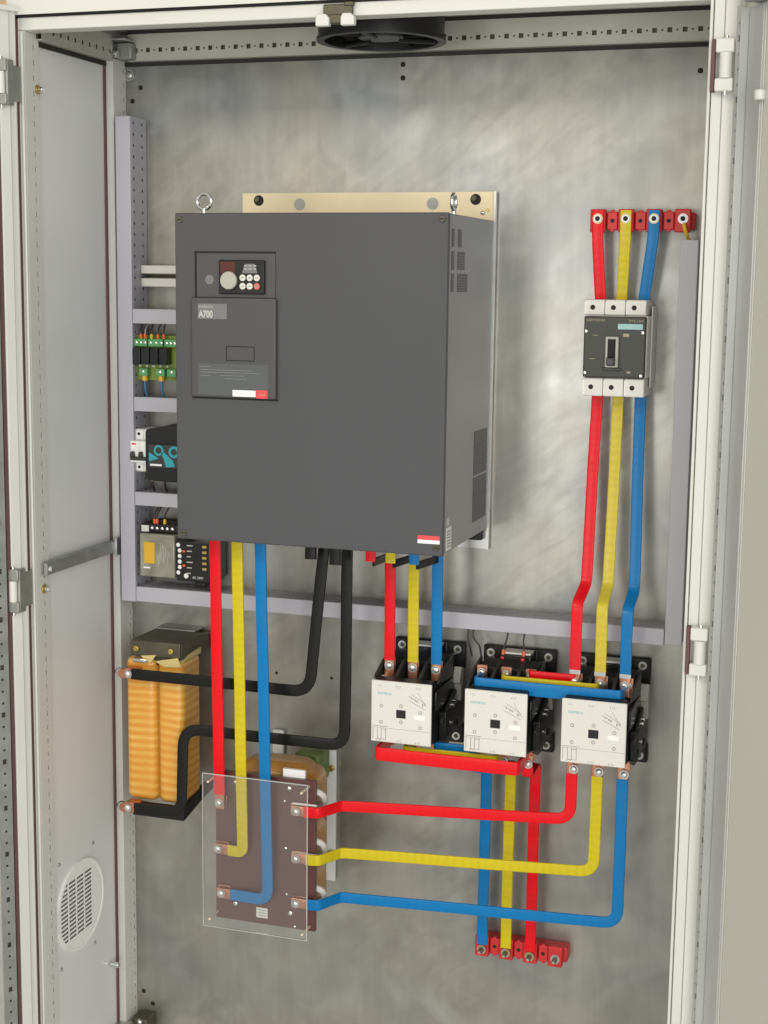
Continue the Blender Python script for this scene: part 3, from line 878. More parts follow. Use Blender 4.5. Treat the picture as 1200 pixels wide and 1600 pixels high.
# ================================================================ clear plug-in relay
t = thing('plug_in_relay', 'clear plug-in relay with an orange yellow label in the lower left', 'relay', (126, -40, 1094))
box(90, 162, -84, -20, 1096, 1178).build('clear_cover', 'relay_clear', t, bevel=2.5)
box(92, 160, -18, -5, 1092, 1196).build('relay_base', 'black_plastic', t, bevel=1)
g = box(88, 163, -72, -19.5, 1180, 1195).build('terminal_strip', 'black_plastic', t, bevel=1)
box(89, 104, -73.5, -72.2, 1180, 1192).build('terminal_tag', 'cream_plastic', g)
for k in range(5): MB().dome((110 + k * 10.5, -72, 1187), 3.4, 1.6, 10, 3).build('terminal_screw', 'chrome', g, smooth=True)
box(100, 122, -85.5, -84.2, 1122, 1162).build('yellow_label', 'relay_label', t)
box(98, 112, -85, -84.2, 1112, 1115).build('printed_line', 'pure_white', t)
m = MB()
for k in range(7): m.tube([(128 + k * 4, -84.5, 1110 + (k * 37) % 25), (132 + k * 3, -84.5, 1145 + (k * 17) % 20)], 0.7, 5)
m.build('inner_coil', 'print_light', t)
for i, x in enumerate((112, 117, 133)):
    wire([(x, -40, 1228), (x + 1, -66, 1212), (x + 1, -66, 1195)], ['left', 'middle', 'right'][i] + ' thin wire dropping onto the clear relay terminals', 'wire_dark', 1.4, 'wires above the clear relay', ['orange_ferrule', 'orange_ferrule', 'yellow_ferrule'][i])

# ================================================================ black terminal relay
t = thing('terminal_relay', 'black relay socket with rows of white terminals below the inverter corner', 'relay', (198, -45, 1090))
box(164, 232, -80, -5, 1092, 1168).build('socket_body', 'black_gloss', t, bevel=1.5)
for k in range(6):
    z = 1160 - k * 10.5
    MB().dome((171 + (0 if k % 5 else -3), -80, z), 4.2, 2, 12, 3).build('terminal_screw', 'pure_white', t, smooth=True)
    box(186, 198 - (k % 3) * 2, -80.8, -80.2, z - 1, z + 1).build('printed_mark', 'print_light', t)
    if k < 5: box(218, 227, -83, -80.2, z - 3, z + 2).build('gold_contact', 'brass', t, bevel=0.5)
MB().dome((184, -80, 1102), 5, 2, 12, 3).build('led', 'pure_white', t, smooth=True)
text('AC 220V', 197, -80.4, 1098, 6, t, 'pure_white')
box(196, 218, -70, -20, 1080, 1091.8).build('socket_foot', 'black_plastic', t, bevel=3)
for z in (1149, 1122): box(178, 184, -84, -80.2, z - 2, z + 2).build('wire_ferrule', 'orange_ferrule', t, bevel=1)

# ================================================================ inverter
X0, X1, ZB, ZT, YF = 277, 746, 1215, 1759, -308
inv = thing('inverter_drive', 'big dark grey inverter cabinet with keypad mounted upper centre of the back plate', 'inverter', ((X0 + X1) / 2, -150, ZB))
# back plate with holes
hs = [(300 - 268 - 9, 1795 - 1179 - 9, 18, 18), (709 - 268 - 9, 1795 - 1179 - 9, 18, 18)]
m = MB(); m.perf((268, -6, 1179), (1, 0, 0), (0, 0, 1), 478, 629, [], (0, 5, 0)); m.box(268, 746, -5.5, -1, 1179, 1808)
ear = m.build('mounting_bracket', 'yellow_zinc', inv)
for x in (300, 709):
    MB().cyl((x, -7.2, 1795), 9.5, 1.1, 'y', 24).build('bracket_hole', 'hole_dark', ear)
    MB().cyl((x - 3, -9, 1797), 5, 1.6, 'y', 6).build('fixing_bolt', 'iron_dark', ear)
for x in (380, 631): MB().cyl((x, -7, 1788), 10.5, 0.8, 'y', 24).build('bracket_opening', 'zinc_dull', ear)
MB().cyl((731, -9, 1777), 3, 3, 'y', 10).build('bracket_screw', 'brass', ear)
box(744, 747.5, -14, -6.2, 1179, 1808).build('bracket_lip', 'zinc', ear)
box(690, 743.8, -8, -6.2, 1179, 1212).build('bracket_foot', 'zinc', ear)
screw(ear, 722, -6.5, 1772, 4, 3, 'chrome')
# body: front cover and side shell
box(X0 + 2, X1 - 1, -296, -6.5, ZB + 2, ZT - 1).build('housing', 'drive_side', inv, bevel=2)
box(X0, X1, YF, -296.3, ZB, ZT).build('front_cover', 'drive_grey', inv, bevel=2.5, seg=3)
for x, z in ((286, 1748), (736, 1749), (290, 1226), (735, 1229)):
    s_ = MB().cyl((x, YF - 2, z), 5.5, 2.1, 'y', 16, ).build('cover_screw', 'iron_dark', inv, bevel=0.6)
    box(x - 3.5, x + 3.5, YF - 2.5, YF - 2.02, z - 0.8, z + 0.8).build('screw_slot', 'hole_dark', s_)
# operator section: recessed look by a raised frame around
m = MB()
for a in ((315, 457, 1694, 1697), (313, 316, 1621, 1697)):
    m.box(a[0], a[1], YF - 0.9, YF - 0.1, a[2], a[3])
m.build('panel_seam', 'hole_dark', inv)
box(317, 457, YF - 2.2, YF - 0.1, 1622, 1694).build('operator_panel', 'drive_plastic', inv, bevel=1)
cv = box(309, 460, YF - 8, YF - 0.1, 1458, 1622).build('terminal_cover', 'drive_plastic', inv, bevel=2.5, seg=3)
box(307.5, 461.5, YF - 1.2, YF - 0.15, 1455, 1458).build('cover_gap', 'hole_dark', cv)
kp = box(359, 440, YF - 8, YF - 2.3, 1628, 1683).build('keypad', 'black_plastic', inv, bevel=2)
box(363, 389, YF - 8.8, YF - 8.1, 1662, 1680).build('display', 'display_red', kp, bevel=0.5)
MB().cyl((379, YF - 15, 1650), 14.5, 6.9, 'y', 32).build('dial', 'pale_grey', kp, bevel=1.5)
for r_ in range(2):
    for c in range(3):
        x = 402.5 + c * 12.5; z = 1654.5 - r_ * 13.5
        mt = 'red_pink' if (r_, c) == (1, 2) else 'cream_plastic'
        kb = MB().cyl((x, YF - 10.5, z), 5.4, 2.4, 'y', 18).build('key', mt, kp, bevel=0.7)
        box(x - 2.4, x + 2.4, YF - 10.9, YF - 10.55, z - 0.8, z + 0.8).build('key_mark', 'print_grey', kb)
m = MB()
for i in range(6): m.box(405 + (i % 3) * 8, 410 + (i % 3) * 8, YF - 8.5, YF - 8.1, 1668 + (i // 3) * 5, 1669.5 + (i // 3) * 5)
m.build('key_legend', 'print_light', kp)
MB().prism([(401, 1662), (428, 1662), (424, 1677), (406, 1677)], YF - 8.35, YF - 8.05, 'y').build('legend_panel', 'label_grey', kp)
box(445, 456, YF - 2.8, YF - 2.25, 1645, 1663).build('panel_tab', 'drive_plastic', inv)
MB().cyl((341, YF - 3.6, 1651), 8, 1.4, 'y', 20).build('round_socket', 'label_grey', inv, bevel=0.5)
# labels on the terminal cover
CY = YF - 8
lb = box(322, 374, CY - 0.5, CY - 0.05, 1587, 1612).build('name_label', 'label_grey', cv)
text('INVERTER', 323.5, CY - 0.7, 1605, 5, lb, 'print_light', width=26)
text('A700', 323.5, CY - 0.7, 1589.5, 15.5, lb, 'print_light', width=26, bold=0.5)
lw = box(322, 448, CY - 0.5, CY - 0.05, 1462, 1514).build('warning_label', 'label_grey2', cv)
for z, a, b in ((1508, 324, 345), (1503, 326, 418), (1499, 326, 432), (1493, 326, 343), (1494, 362, 405), (1489, 370, 410)):
    box(a, b, CY - 0.8, CY - 0.55, z, z + 1.3).build('printed_line', 'label_grey', lw)
m = MB()
for (a, b, c, d) in ((372, 423, 1542, 1543.5), (372, 423, 1519, 1520.5), (372, 373.5, 1520.5, 1542), (421.5, 423, 1520.5, 1542)):
    m.box(a, b, CY - 0.4, CY - 0.02, c, d)
m.build('access_window', 'hole_dark', cv)
wl = box(384, 425, CY - 1, CY - 0.55, 1461, 1471.5).build('maker_label', 'pure_white', cv)
box(388, 421, CY - 1.2, CY - 1.05, 1465.5, 1467).build('printed_line', 'cream_plastic', wl)
rl = box(426, 446, CY - 1, CY - 0.55, 1459, 1472.5).build('red_label', 'red_label', cv)
box(429, 443, CY - 1.2, CY - 1.05, 1464, 1467).build('printed_line', 'red_pink', rl)
# danger label bottom right
rl = box(704, 741, YF - 0.6, YF - 0.05, 1241, 1248).build('warning_sticker', 'red_label', inv)
box(704, 741, YF - 0.6, YF - 0.05, 1235, 1240.9).build('sticker_text_area', 'pure_white', rl)
text('DANGER', 709, YF - 0.8, 1242.5, 4.5, rl, 'red_pink', width=26)
# side labels and vents
XS = X1 - 1
def side_quad(mb, y0, y1, z0, z1, d=0.5): mb.box(XS + 0.05, XS + d, y0, y1, z0, z1); return mb
sl = side_quad(MB(), -286, -255, 1220, 1258).build('rating_label', 'cream_plastic', inv)
m = MB()
for k in range(6): m.box(XS + 0.55, XS + 0.8, -282, -260, 1225 + 5 * k, 1227 + 5 * k)
m.build('printed_line', 'print_grey', sl)
side_quad(MB(), -284, -268, 1261, 1274).build('small_label', 'print_light', inv)


def side_vent(y0, y1, z0, z1):
    v = MB().box(XS - 4, XS + 0.3, y0, y1, z0, z1).build('side_vent', 'drive_vent', inv)
    m_ = MB(); z = z0 + 2
    while z < z1 - 2:
        m_.box(XS + 0.35, XS + 0.9, y0 + 1, y1 - 1, z, z + 1.6); z += 4.2
    m_.build('vent_slat', 'drive_vent_slat', v)


side_vent(-120, -31, 1324, 1400); side_vent(-121, -30, 1243, 1320)
side_vent(-284, -268, 1707, 1735); side_vent(-247, -226, 1707, 1735)
side_vent(-284, -268, 1671, 1700); side_vent(-248, -204, 1671, 1700)
side_vent(-284, -268, 1636, 1665); side_vent(-247, -186, 1636, 1665)
# underside foot piece, eyebolts
box(700, 738, -24, -8, 1196, 1214).build('foot', 'black_plastic', inv, bevel=3)
MB().cyl((731, -14, 1206), 6, 10, 'y', 12).build('foot_bolt', 'yellow_zinc', inv, bevel=1)
for x, y, ax in ((321, -288, 'y'), (736, -243, 'x')):
    e = MB().torus((x, y, 1778), 12.5, 3.0, ax).build('lifting_eye', 'chrome', inv, smooth=True)
    MB().cyl((x, y, 1758.5), 4, 8, 'z', 14).build('eye_shank', 'chrome', e, smooth=True)
for x, d in ((380, -6), (631, -6)):
    MB().dome((x - 6, -40, 1766), 4, 3).build('rear_screw', 'chrome', inv, smooth=True)
# dark bottom opening
box(300, 735, -290, -30, ZB + 0.5, ZB + 1.9).build('bottom_opening', 'hole_dark', inv)

# ================================================================ busbars
def bar(name, label, pts, material, width=19, thick=5, mode='N', rad=18, ends=(), group=None, cat='busbar', extra=None):
    P0 = Vector(pts[0]); t_ = thing(name, label, cat, pts[-1], group)
    ribbon(pts, width, thick, mode, rad).build('sleeve', material, t_, smooth=True)
    for (e0, e1, bolt) in ends:
        md = 'N' if mode == 'N' else 'W'
        ribbon([e0, e1], width * 0.93, thick * 0.7, md, 1, 0).build('copper_end', 'copper', t_, smooth=True)
        if bolt: screw(t_, bolt[0], bolt[1], bolt[2], 6.5, 4, 'bolt_steel', 'bolt', washer=8)
    return t_


CB = {'red': 'sleeve_red', 'yellow': 'sleeve_yellow', 'blue': 'sleeve_blue'}
# --- from inverter to reactor
gI = 'long bars from the inverter down to the brown reactor board'
bar('busbar', 'long red bar from the inverter to the top left of the brown board', [(309, -226, 1230), (310, -212, 735)], CB['red'], 21, ends=[((310, -212, 744), (310, -211, 708), (310, -214, 719))], group=gI)
bar('busbar', 'long yellow bar from the inverter hooking left at the middle of the brown board', [(354, -232, 1230), (355, -212, 631), (326, -210, 631)], CB['yellow'], 21, rad=24, ends=[((332, -210, 631), (299, -210, 631), (307, -213, 632))], group=gI)
bar('busbar', 'long blue bar from the inverter hooking left near the bottom of the brown board', [(399, -236, 1230), (404, -212, 547), (330, -210, 547)], CB['blue'], 21, rad=24, ends=[((336, -210, 547), (304, -210, 547), (313, -213, 548))], group=gI)

# --- inverter output bars to first contactor
gO = 'short bars from the inverter to the left contactor'
CX = (642, 810, 978); YT = -115
for nm, x, sx in (('red', 599, 588), ('yellow', 642.5, 624), ('blue', 685.5, 666)):
    t_ = bar('busbar', 'short %s bar from the inverter to the left contactor' % nm, [(x, -123, 1210), (x, -121, 988)], CB[nm], 20, rad=8, ends=[((x, -121, 992), (x, -120, 958), (x, -122, 978))], group=gO)
    ribbon([(sx, -200, 1215), (sx, -200, 1178)], 18, 5, 'N', 1, 0).build('joint_tab', CB[nm], t_, smooth=True)
    ribbon([(sx + 4, -197, 1176), (x, -126, 1176)], 14, 4, 'W', 1, 0).build('joint_strap', 'sleeve_black', t_, smooth=True)

# --- black bars from inverter to the choke
gB = 'black insulated bars between inverter and orange choke'
t_ = bar('busbar', 'upper black bar running from the choke top to the inverter underside', [(496, -175, 1212), (468, -175, 930), (116, -172, 930)], 'sleeve_black', 21, 4.5, rad=34, ends=[((126, -172, 930), (101, -172, 930), (110, -175, 930))], group=gB)
ribbon([(479, -200, 1215), (479, -200, 1175)], 20, 8, 'N', 1, 0).build('joint_tab', 'sleeve_black', t_, smooth=True)
t_ = bar('busbar', 'lower black bar looping from the choke bottom over and up to the inverter', [(530, -155, 1196), (528, -155, 832), (217, -165, 834), (215, -172, 675), (118, -172, 672)], 'sleeve_black', 21, 4.5, rad=[0, 30, 34, 26, 0], ends=[((126, -172, 672), (99, -172, 672), (106, -175, 672))], group=gB)
ribbon([(524, -200, 1213), (524, -200, 1168)], 20, 8, 'N', 1, 0).build('joint_tab', 'sleeve_black', t_, smooth=True)

# --- reactor to right contactor
gR = 'long bars from the brown reactor board to the right contactor'
xr = [CX[2] - 43.5, CX[2], CX[2] + 43.5]
for nm, x, za, zb, xs in (('red', 930, 721, 731, 472), ('yellow', 974, 633, 641, 476), ('blue', 1018, 549, 553, 478)):
    bar('busbar', 'long %s bar from the %s right terminal of the brown board to the right contactor' % (nm, {'red': 'top', 'yellow': 'middle', 'blue': 'bottom'}[nm]),
        [(xs, -210, za), (500, -210, za + 1), (524, -158, za), (x, -112, zb), (x, -112, 814)], CB[nm], 20, rad=[0, 8, 8, 26, 0],
        ends=[((xs + 6, -210, za), (449, -210, za), (458, -213, za)), ((x, -112, 812), (x, -112, 838), None)], group=gR)

# --- contactor 2 bottom down to lower support
gV = 'vertical bars down to the lower red insulator'
for nm, x, z0 in (('blue', 762, 812), ('yellow', 806.5, 815), ('red', 852, 815)):
    bar('busbar', 'vertical %s bar from the middle contactor down to the lower red insulator' % nm, [(x, -112, 818), (x, -112, z0 - 16), (x, -45, z0 - 12), (x + (-1.5), -43, 446)], CB[nm], 20, rad=[0, 7, 7, 0],
        ends=[((x, -113, 818), (x, -113, 838), None)], group=gV)

# --- breaker to right contactor
gM = 'bars from the main breaker down to the right contactor'
for nm, x, xm, x2, sm in (('red', 939, 936, 931, 'red'), ('yellow', 975, 974, 974, 'yellow'), ('blue', 1012, 1019, 1017, 'blue')):
    zj = {'red': 1133, 'yellow': 1133, 'blue': 1128}[nm]
    t_ = bar('busbar', '%s bar with a jog from the main breaker down to the right contactor' % nm, [(x, -32, 1480), (xm, -66, zj + 8), (x2, -116, zj - 18), (x2, -116, 990)], {'red': 'tape_red', 'yellow': 'tape_yellow', 'blue': 'tape_blue'}[nm], 19.5, 4, rad=[0, 12, 12, 0],
             ends=[((x2, -118, 994), (x2, -118, 960), (x2, -120, 980))], group=gM)
    ribbon([(x2, -119, 1000), (x2, -119, 993)], 20, 3, 'N', 1, 0).build('shim', 'zinc', t_)
# --- breaker to upper insulator
gT = 'short bars from the upper red insulator to the main breaker'
for nm, xa, xb in (('red', 932, 940), ('yellow', 979, 974), ('blue', 1026, 1010)):
    bar('busbar', 'short %s bar from the upper red insulator to the main breaker' % nm, [(xa, -46, 1774), (xa, -46, 1735), (xb, -34, 1610)], CB[nm], 19, 4, rad=30, group=gT)

# --- bridges between contactors
gU = 'bridging bars between neighbouring contactors'


def ubar(nm, xa, xb, yf, zc, h, label, ya=-113):
    bar('busbar_link', label, [(xa, ya, zc), (xa, yf, zc), (xb, yf, zc), (xb, ya, zc)], CB[nm], h, 5, 'W', 6, group=gU)


ubar('red', 599, 852, -192, 837, 24, 'red bridging bar under the left and middle contactors')
ubar('yellow', 642, 808, -166, 838, 20, 'yellow bridging bar tucked behind the red one below left contactor')
ubar('blue', 690, 764, -140, 843, 20, 'blue bridging bar between left and middle contactors behind the red one')
ubar('blue', 766, 1017, -160, 970, 24, 'blue bridging bar above the middle and right contactors')
ubar('yellow', 810, 973, -143, 975, 20, 'yellow bridging bar behind the blue one above the middle contactor')
ubar('red', 853, 931, -121, 983, 18, 'red bridging bar between middle and right contactor tops')

# ================================================================ contactors
def contactor(cx, label, gname):
    t_ = thing('contactor', label, 'contactor', (cx, -90, 820), gname)
    m = MB()
    m.box(cx - 30, cx + 34, -14, -1, 818, 1004)
    for sx in (-1, 1):
        for (za, zb) in ((815, 850), (955, 1004)):
            a, b = sorted((cx + sx * 26, cx + sx * 67)); m.box(a, b, -13, -1, za, zb)
    m.build('base', 'black_plastic', t_, bevel=3)
    for sx in (-1, 1):
        for z in (991, 828):
            w_ = MB().ring((cx + sx * 53, -15, z), 7.5, 4, 1.8).build('washer', 'zinc', t_, smooth=True)
            MB().cyl((cx + sx * 53, -14.5, z), 4, 1, 'y', 6).build('bolt', 'iron_dark', w_)
    # arc chamber body (side profile: y,z)
    prof = [(-14, 846), (-60, 840), (-100, 846), (-181, 857), (-181, 966), (-160, 968), (-124, 952), (-98, 952), (-94, 986), (-60, 992), (-14, 985)]
    m = MB().prism(prof, cx - 52, cx + 52, 'x'); m.build('arc_chamber', 'black_plastic', t_, bevel=2)
    # phase barriers and terminals
    for x in (cx - 65 + 1, cx - 21.5, cx + 21.5, cx + 57):
        MB().prism([(-60, 952), (-156, 962), (-150, 968), (-108, 984), (-60, 994)], max(cx - 56, x - 3), min(cx + 58, x + 3), 'x').build('phase_barrier', 'dark_grey_plastic', t_, bevel=1)
        MB().prism([(-60, 852), (-140, 856), (-136, 850), (-100, 836), (-60, 834)], max(cx - 56, x - 3), min(cx + 58, x + 3), 'x').build('phase_barrier', 'dark_grey_plastic', t_, bevel=1)
    for x in (cx - 43.5, cx, cx + 43.5):
        for z0, z1 in ((958, 992), (830, 856)):
            tm = MB().box(x - 9, x + 9, -113.5, -109, z0, z1).build('terminal', 'copper', t_, bevel=0.6)
        screw(t_, x, -117.5, 824, 6, 4, 'bolt_steel', 'terminal_screw', washer=8)
        screw(t_, x, -116, 980, 6, 3.5, 'bolt_steel', 'terminal_screw', washer=7.5)
    # coil on top rear
    m = MB().box(cx - 24, cx + 30, -55, -14, 966, 1000); m.build('coil_housing', 'black_gloss', t_, bevel=2)
    box(cx - 22, cx + 28, -50, -20, 1000.2, 1003).build('coil_strip', 'cream_plastic', t_)
    # right flank detail: auxiliary block, lever, clip
    box(cx + 52.5, cx + 66, -130, -15, 852, 905).build('auxiliary_block', 'black_plastic', t_, bevel=2)
    box(cx + 52.5, cx + 58, -165, -30, 915, 950).build('flank_rib', 'black_gloss', t_, bevel=2)
    m = MB().prism([(-150, 893), (-60, 930), (-52, 922), (-140, 884)], cx + 58.2, cx + 64, 'x'); m.build('lever', 'dark_grey_plastic', t_, bevel=1.5)
    m = MB().prism([(-34, 905), (-30, 962), (-48, 968), (-58, 940), (-50, 936), (-48, 905)], cx + 56, cx + 70, 'x'); m.build('side_clip', 'pale_grey', t_, bevel=1.5)
    for y, z in ((-88, 908), (-74, 912), (-100, 880)):
        MB().cyl((cx + 62, y, z), 4, 7, 'x', 12).build('side_screw', 'chrome', t_, bevel=1)
    for y, z in ((-125, 868), (-60, 868)):
        MB().cyl((cx + 66, y, z), 6, 1.5, 'x', 12).build('side_socket', 'hole_dark', t_)
    MB().ring((cx - 62, -30, 905), 12, 6, 14, 'y', 16).build('left_lug', 'dark_grey_plastic', t_, smooth=True)
    # front plate
    fz0, fz1 = 857, 967
    f_ = box(cx - 54.5, cx + 54.5, -186, -181.2, fz0, fz1).build('front_plate', 'cream_plastic', t_, bevel=1.6, seg=3)
    YP = -186
    box(cx - 8.5, cx + 8.5, YP - 0.5, YP - 0.05, 903, 917.5).build('indicator_window', 'hole_dark', f_)
    box(cx + 24, cx + 44, YP - 0.8, YP - 0.05, 903, 911).build('blank_label', 'pure_white', f_)
    text('SIEMENS', cx - 44, YP - 0.15, 942.5, 6.2, f_, 'print_teal', width=26)
    for (x, z) in ((-36, 922), (-36, 893), (35, 916), (35, 889), (0, 925), (0, 896)):
        MB().ring((cx + x, YP - 0.35, z), 3.2, 1.9, 0.35, 'y', 14).build('screw_mark', 'print_grey', f_)
    m = MB()
    for (a, b, c, d) in ((-53, 53, 882.5, 883), (-52, -24, 885, 886), (-51, -50, 862, 883), (-43, -42, 862, 883), (-36, -35, 862, 883), (-28, -27, 862, 883), (-43, -27, 862, 862.8), (-36, -27, 880, 880.8)):
        m.box(cx + a, cx + b, YP - 0.25, YP - 0.05, c, d)
    rnd = random.Random(3)
    for k in range(9):
        x = 14 + k * 3.4; z = 944 - k * 1.6; m.box(cx + x, cx + x + 2.2, YP - 0.25, YP - 0.05, z - rnd.random() * 6, z)
    m.tube([(cx + 14, YP - 0.1, 936), (cx + 44, YP - 0.1, 922)], 0.5, 4); m.tube([(cx + 18, YP - 0.1, 948), (cx + 45, YP - 0.1, 932)], 0.5, 4); m.tube([(cx + 30, YP - 0.1, 951), (cx + 46, YP - 0.1, 927)], 0.4, 4)
    m.build('printed_diagram', 'print_grey', f_)
    for s_, x in (('1 L1', -45), ('3 L2', -10), ('5 L3', 26)): text(s_, cx + x, YP - 0.15, 956.5, 5.2, f_, 'print_grey')
    for s_, x in (('2 T1', -45), ('4 T2', -8), ('6 T3', 26)): text(s_, cx + x, YP - 0.15, 859.5, 5.0, f_, 'print_grey')
    return t_


gC = 'three contactors in a row'
c1 = contactor(CX[0], 'left contactor fed by three short bars from the inverter', gC)
for cx, lab in ((CX[1], 'middle contactor between the other two with blue bridging bar above'), (CX[2], 'right contactor directly below the main breaker bars')):
    c = copy_tree(c1); c.location.x = cx * S; c['label'] = lab
# control wires around contactors
for i, (x, xb, zb, f, lab) in enumerate(((724, 726, 985, None, 'thin dark wire dropping between left and middle contactors'), (733, 745, 975, None, 'second thin dark wire dropping to the middle contactor left corner'),
                                    (796, 789, 998, 'orange_ferrule', 'thin wire with red end at the left of the middle coil'), (826, 826, 998, 'orange_ferrule', 'thin wire with red end at the right of the middle coil'),
                                    (620, 612, 985, None, 'thin dark wire behind the red bar of the left contactor'))):
    wire([(x, -45, 1044), (x - 2, -48, 1024), (xb, -48, 1010), (xb, -52 if f else -30, zb)], lab, 'wire_dark', 1.6, None, f)
    if f: wire([(xb, -58, zb - 2), (xb, -58, zb - 12)], lab.replace('thin wire with red end', 'red sleeved wire tip'), 'red_label', 3.6, None)

# ================================================================ main breaker
t = thing('main_breaker', 'black fronted moulded case breaker with white terminal covers upper right', 'circuit breaker', (975, -50, 1467))
box(924, 1028, -88, -1, 1497, 1600).build('breaker_case', 'cream_plastic', t, bevel=2)
MX = 975
for z0, z1, nm in ((1600.5, 1626, 'top'), (1466, 1496.5, 'bottom')):
    for k in (-1, 0, 1):
        x = MX + k * 34.5 - (2 if z0 > 1550 else 0)
        c_ = box(x - 16.8, x + 16.8, -86 if z0 > 1550 else -92, -12, z0, z1).build('terminal_cover', 'cream_plastic', t, bevel=2)
        MB().cyl((x - 3, (-86 if z0 > 1550 else -92) - 0.4, (z0 + z1) / 2), 4.2, 0.5, 'y', 16).build('terminal_hole', 'hole_dark', c_)
        box(x - 16.2, x - 14.8, (-86 if z0 > 1550 else -92) - 1, -60, z0 + 2, z1 - 4).build('cover_rib', 'white_plastic', c_)
f_ = box(924.5, 1027, -100, -88.2, 1498, 1599).build('front_face', 'dark_grey_plastic', t, bevel=2)
box(981, 1022, -100.6, -100.05, 1578, 1587).build('teal_label', 'teal_label', f_)
text('SIEMENS', 928, -100.2, 1590.5, 5.6, f_, 'gold_print', width=31)
text('3VL160', 998, -100.2, 1590.5, 5, f_, 'gold_print', width=24)
g = box(962, 984, -108, -100.05, 1515, 1566).build('toggle_frame', 'pale_grey', f_, bevel=2)
g2 = box(966.5, 979.5, -109, -108.05, 1518, 1562).build('toggle_slot', 'hole_dark', f_)
box(967, 979, -121, -108.5, 1519, 1532).build('toggle', 'black_gloss', f_, bevel=1.5)
box(957, 989, -104, -100.05, 1510, 1514.5).build('toggle_sill', 'dark_grey_plastic', f_, bevel=1)
for x, z in ((928, 1574), (1022, 1573), (928, 1505), (1021, 1502)): screw(f_, x, -100, z, 3.4, 1.6)
for (a, b, c, d) in ((940, 948, 1567, 1568), (990, 1000, 1566, 1571), (935, 944, 1528, 1529), (998, 1004, 1506, 1509)):
    box(a, b, -100.3, -100.05, c, d).build('printed_mark', 'gold_print', f_)
box(1028.2, 1031, -50, -4, 1480, 1616).build('side_bracket', 'cream_plastic', t, bevel=1)

# ================================================================ insulators
def insulator(x0, z0, z1, depth, label, studs, lower):
    t_ = thing('busbar_support', label, 'insulator', (x0 + 85, -depth / 2, z0), 'red moulded busbar supports')
    n = 4; p_ = (studs[-1] - studs[0]) / 3; m = MB(); xe = x0 + 171
    poly_t = []; m.box(x0, xe, -depth + 14, -1, z0 + 5, z1 - 5)
    for x in studs: m.box(x - 14, x + 12, -depth, -depth + 13.8, z0, z1)
    for a, b in zip(studs, studs[1:]):
        c = (a + b) / 2 - 1; m.box(c - 9, c + 9, -depth + 7, -depth + 13.8, z0 + 4, z1 - 4)
    b_ = m.build('insulator_body', 'resin_red', t_, bevel=1.8)
    for a, b in zip(studs, studs[1:]):
        c = (a + b) / 2 - 1; MB().cyl((c, -depth + 6.4, (z0 + z1) / 2), 3.6, 0.8, 'y', 14).build('fixing_hole', 'hole_dark', b_)
        for dz in (z0 + 1, z1 - 5):
            box(c - 3, c + 3, -depth + 7, -depth + 13, dz, dz + 4).build('notch_rib', 'resin_red', b_, bevel=0.6)
    zs = z1 - 16 if not lower else z0 + 16
    for k, x in enumerate(studs):
        y = -depth - (4.5 if (k < 3) else 0)
        w_ = MB().ring((x, y - 2, zs), 8.5, 4, 2).build('stud_washer', 'washer_brass' if k < 3 else 'zinc', t_, smooth=True)
        if lower:
            MB().cyl((x, y - 12, zs), 5, 11, 'y', 6).build('stud_nut', 'iron_dark', w_, bevel=0.8)
            MB().cyl((x, y - 17, zs), 2.8, 5, 'y', 10).build('stud_end', 'zinc_dull', w_)
        else:
            MB().ring((x, y - 4, zs), 6.2, 4.2, 2.2).build('stud_nut', 'zinc', w_, smooth=True)
            MB().cyl((x, y - 3, zs), 4.1, 1, 'y', 12).build('stud_end', 'hole_dark', w_)
    return t_


insulator(919, 1738, 1776, 42, 'upper red busbar support above the main breaker', (932, 979, 1026, 1073), False)
insulator(745, 421, 460, 40, 'lower red busbar support at the foot of the vertical bars', (760, 805.5, 850.5, 897), True)
wire([(1075, -50, 1752), (1079, -52, 1738), (1085, -40, 1722)], 'short orange yellow wire from the fourth upper stud into the right duct', 'yellow_ferrule', 3.2, None)

# ================================================================ DC choke on the left
t = thing('dc_choke', 'choke with two orange paper wrapped coils on the lower left', 'choke', (150, -80, 655))
for a, b in ((86, 148), (152, 204)):
    box(a, b, -141, -58, 676, 953).build('coil', 'coil_paper', t, bevel=13, seg=6)
box(147, 153, -128, -70, 680, 950).build('coil_divider', 'winding_ochre', t)
m = MB().box(98, 200, -142, -136, 958, 986).box(98, 200, -136, -40, 980, 986).box(196, 200, -136, -40, 955, 980).box(98, 102, -136, -40, 955, 980)
fr = m.build('top_bracket', 'iron_dark', t, bevel=1.5)
box(104, 194, -132, -44, 940, 979).build('core', 'iron_dark', t)
box(100, 182, -40, -2, 984, 988).build('bracket_top_plate', 'zinc_dull', fr, bevel=1)
m = MB().prism([(-136, 955), (-136, 984), (-40, 984), (-12, 980), (-12, 950), (-40, 955)], 196.2, 201, 'x'); m.build('bracket_arm', 'iron_dark', fr, bevel=1)
fl = box(176, 206, -10, -2, 948, 982).build('mounting_foot', 'iron_dark', t, bevel=4)
MB().ring((190, -13, 966), 9, 4, 2.5).build('foot_washer', 'zinc', fl, smooth=True)
MB().cyl((190, -16, 966), 5, 5, 'y', 6).build('foot_bolt', 'iron_dark', fl, bevel=0.8)
for x in (111, 182): MB().cyl((x, -146, 971), 5.5, 4, 'y', 8, 7).build('clamp_bolt', 'brass', fr, bevel=0.8)
m = MB().box(98, 200, -142, -120, 646, 668).prism([(-142, 646), (-142, 672), (-50, 690), (-10, 690), (-10, 668), (-50, 664)], 198, 206, 'x')
m.build('bottom_bracket', 'black_plastic', t, bevel=2)
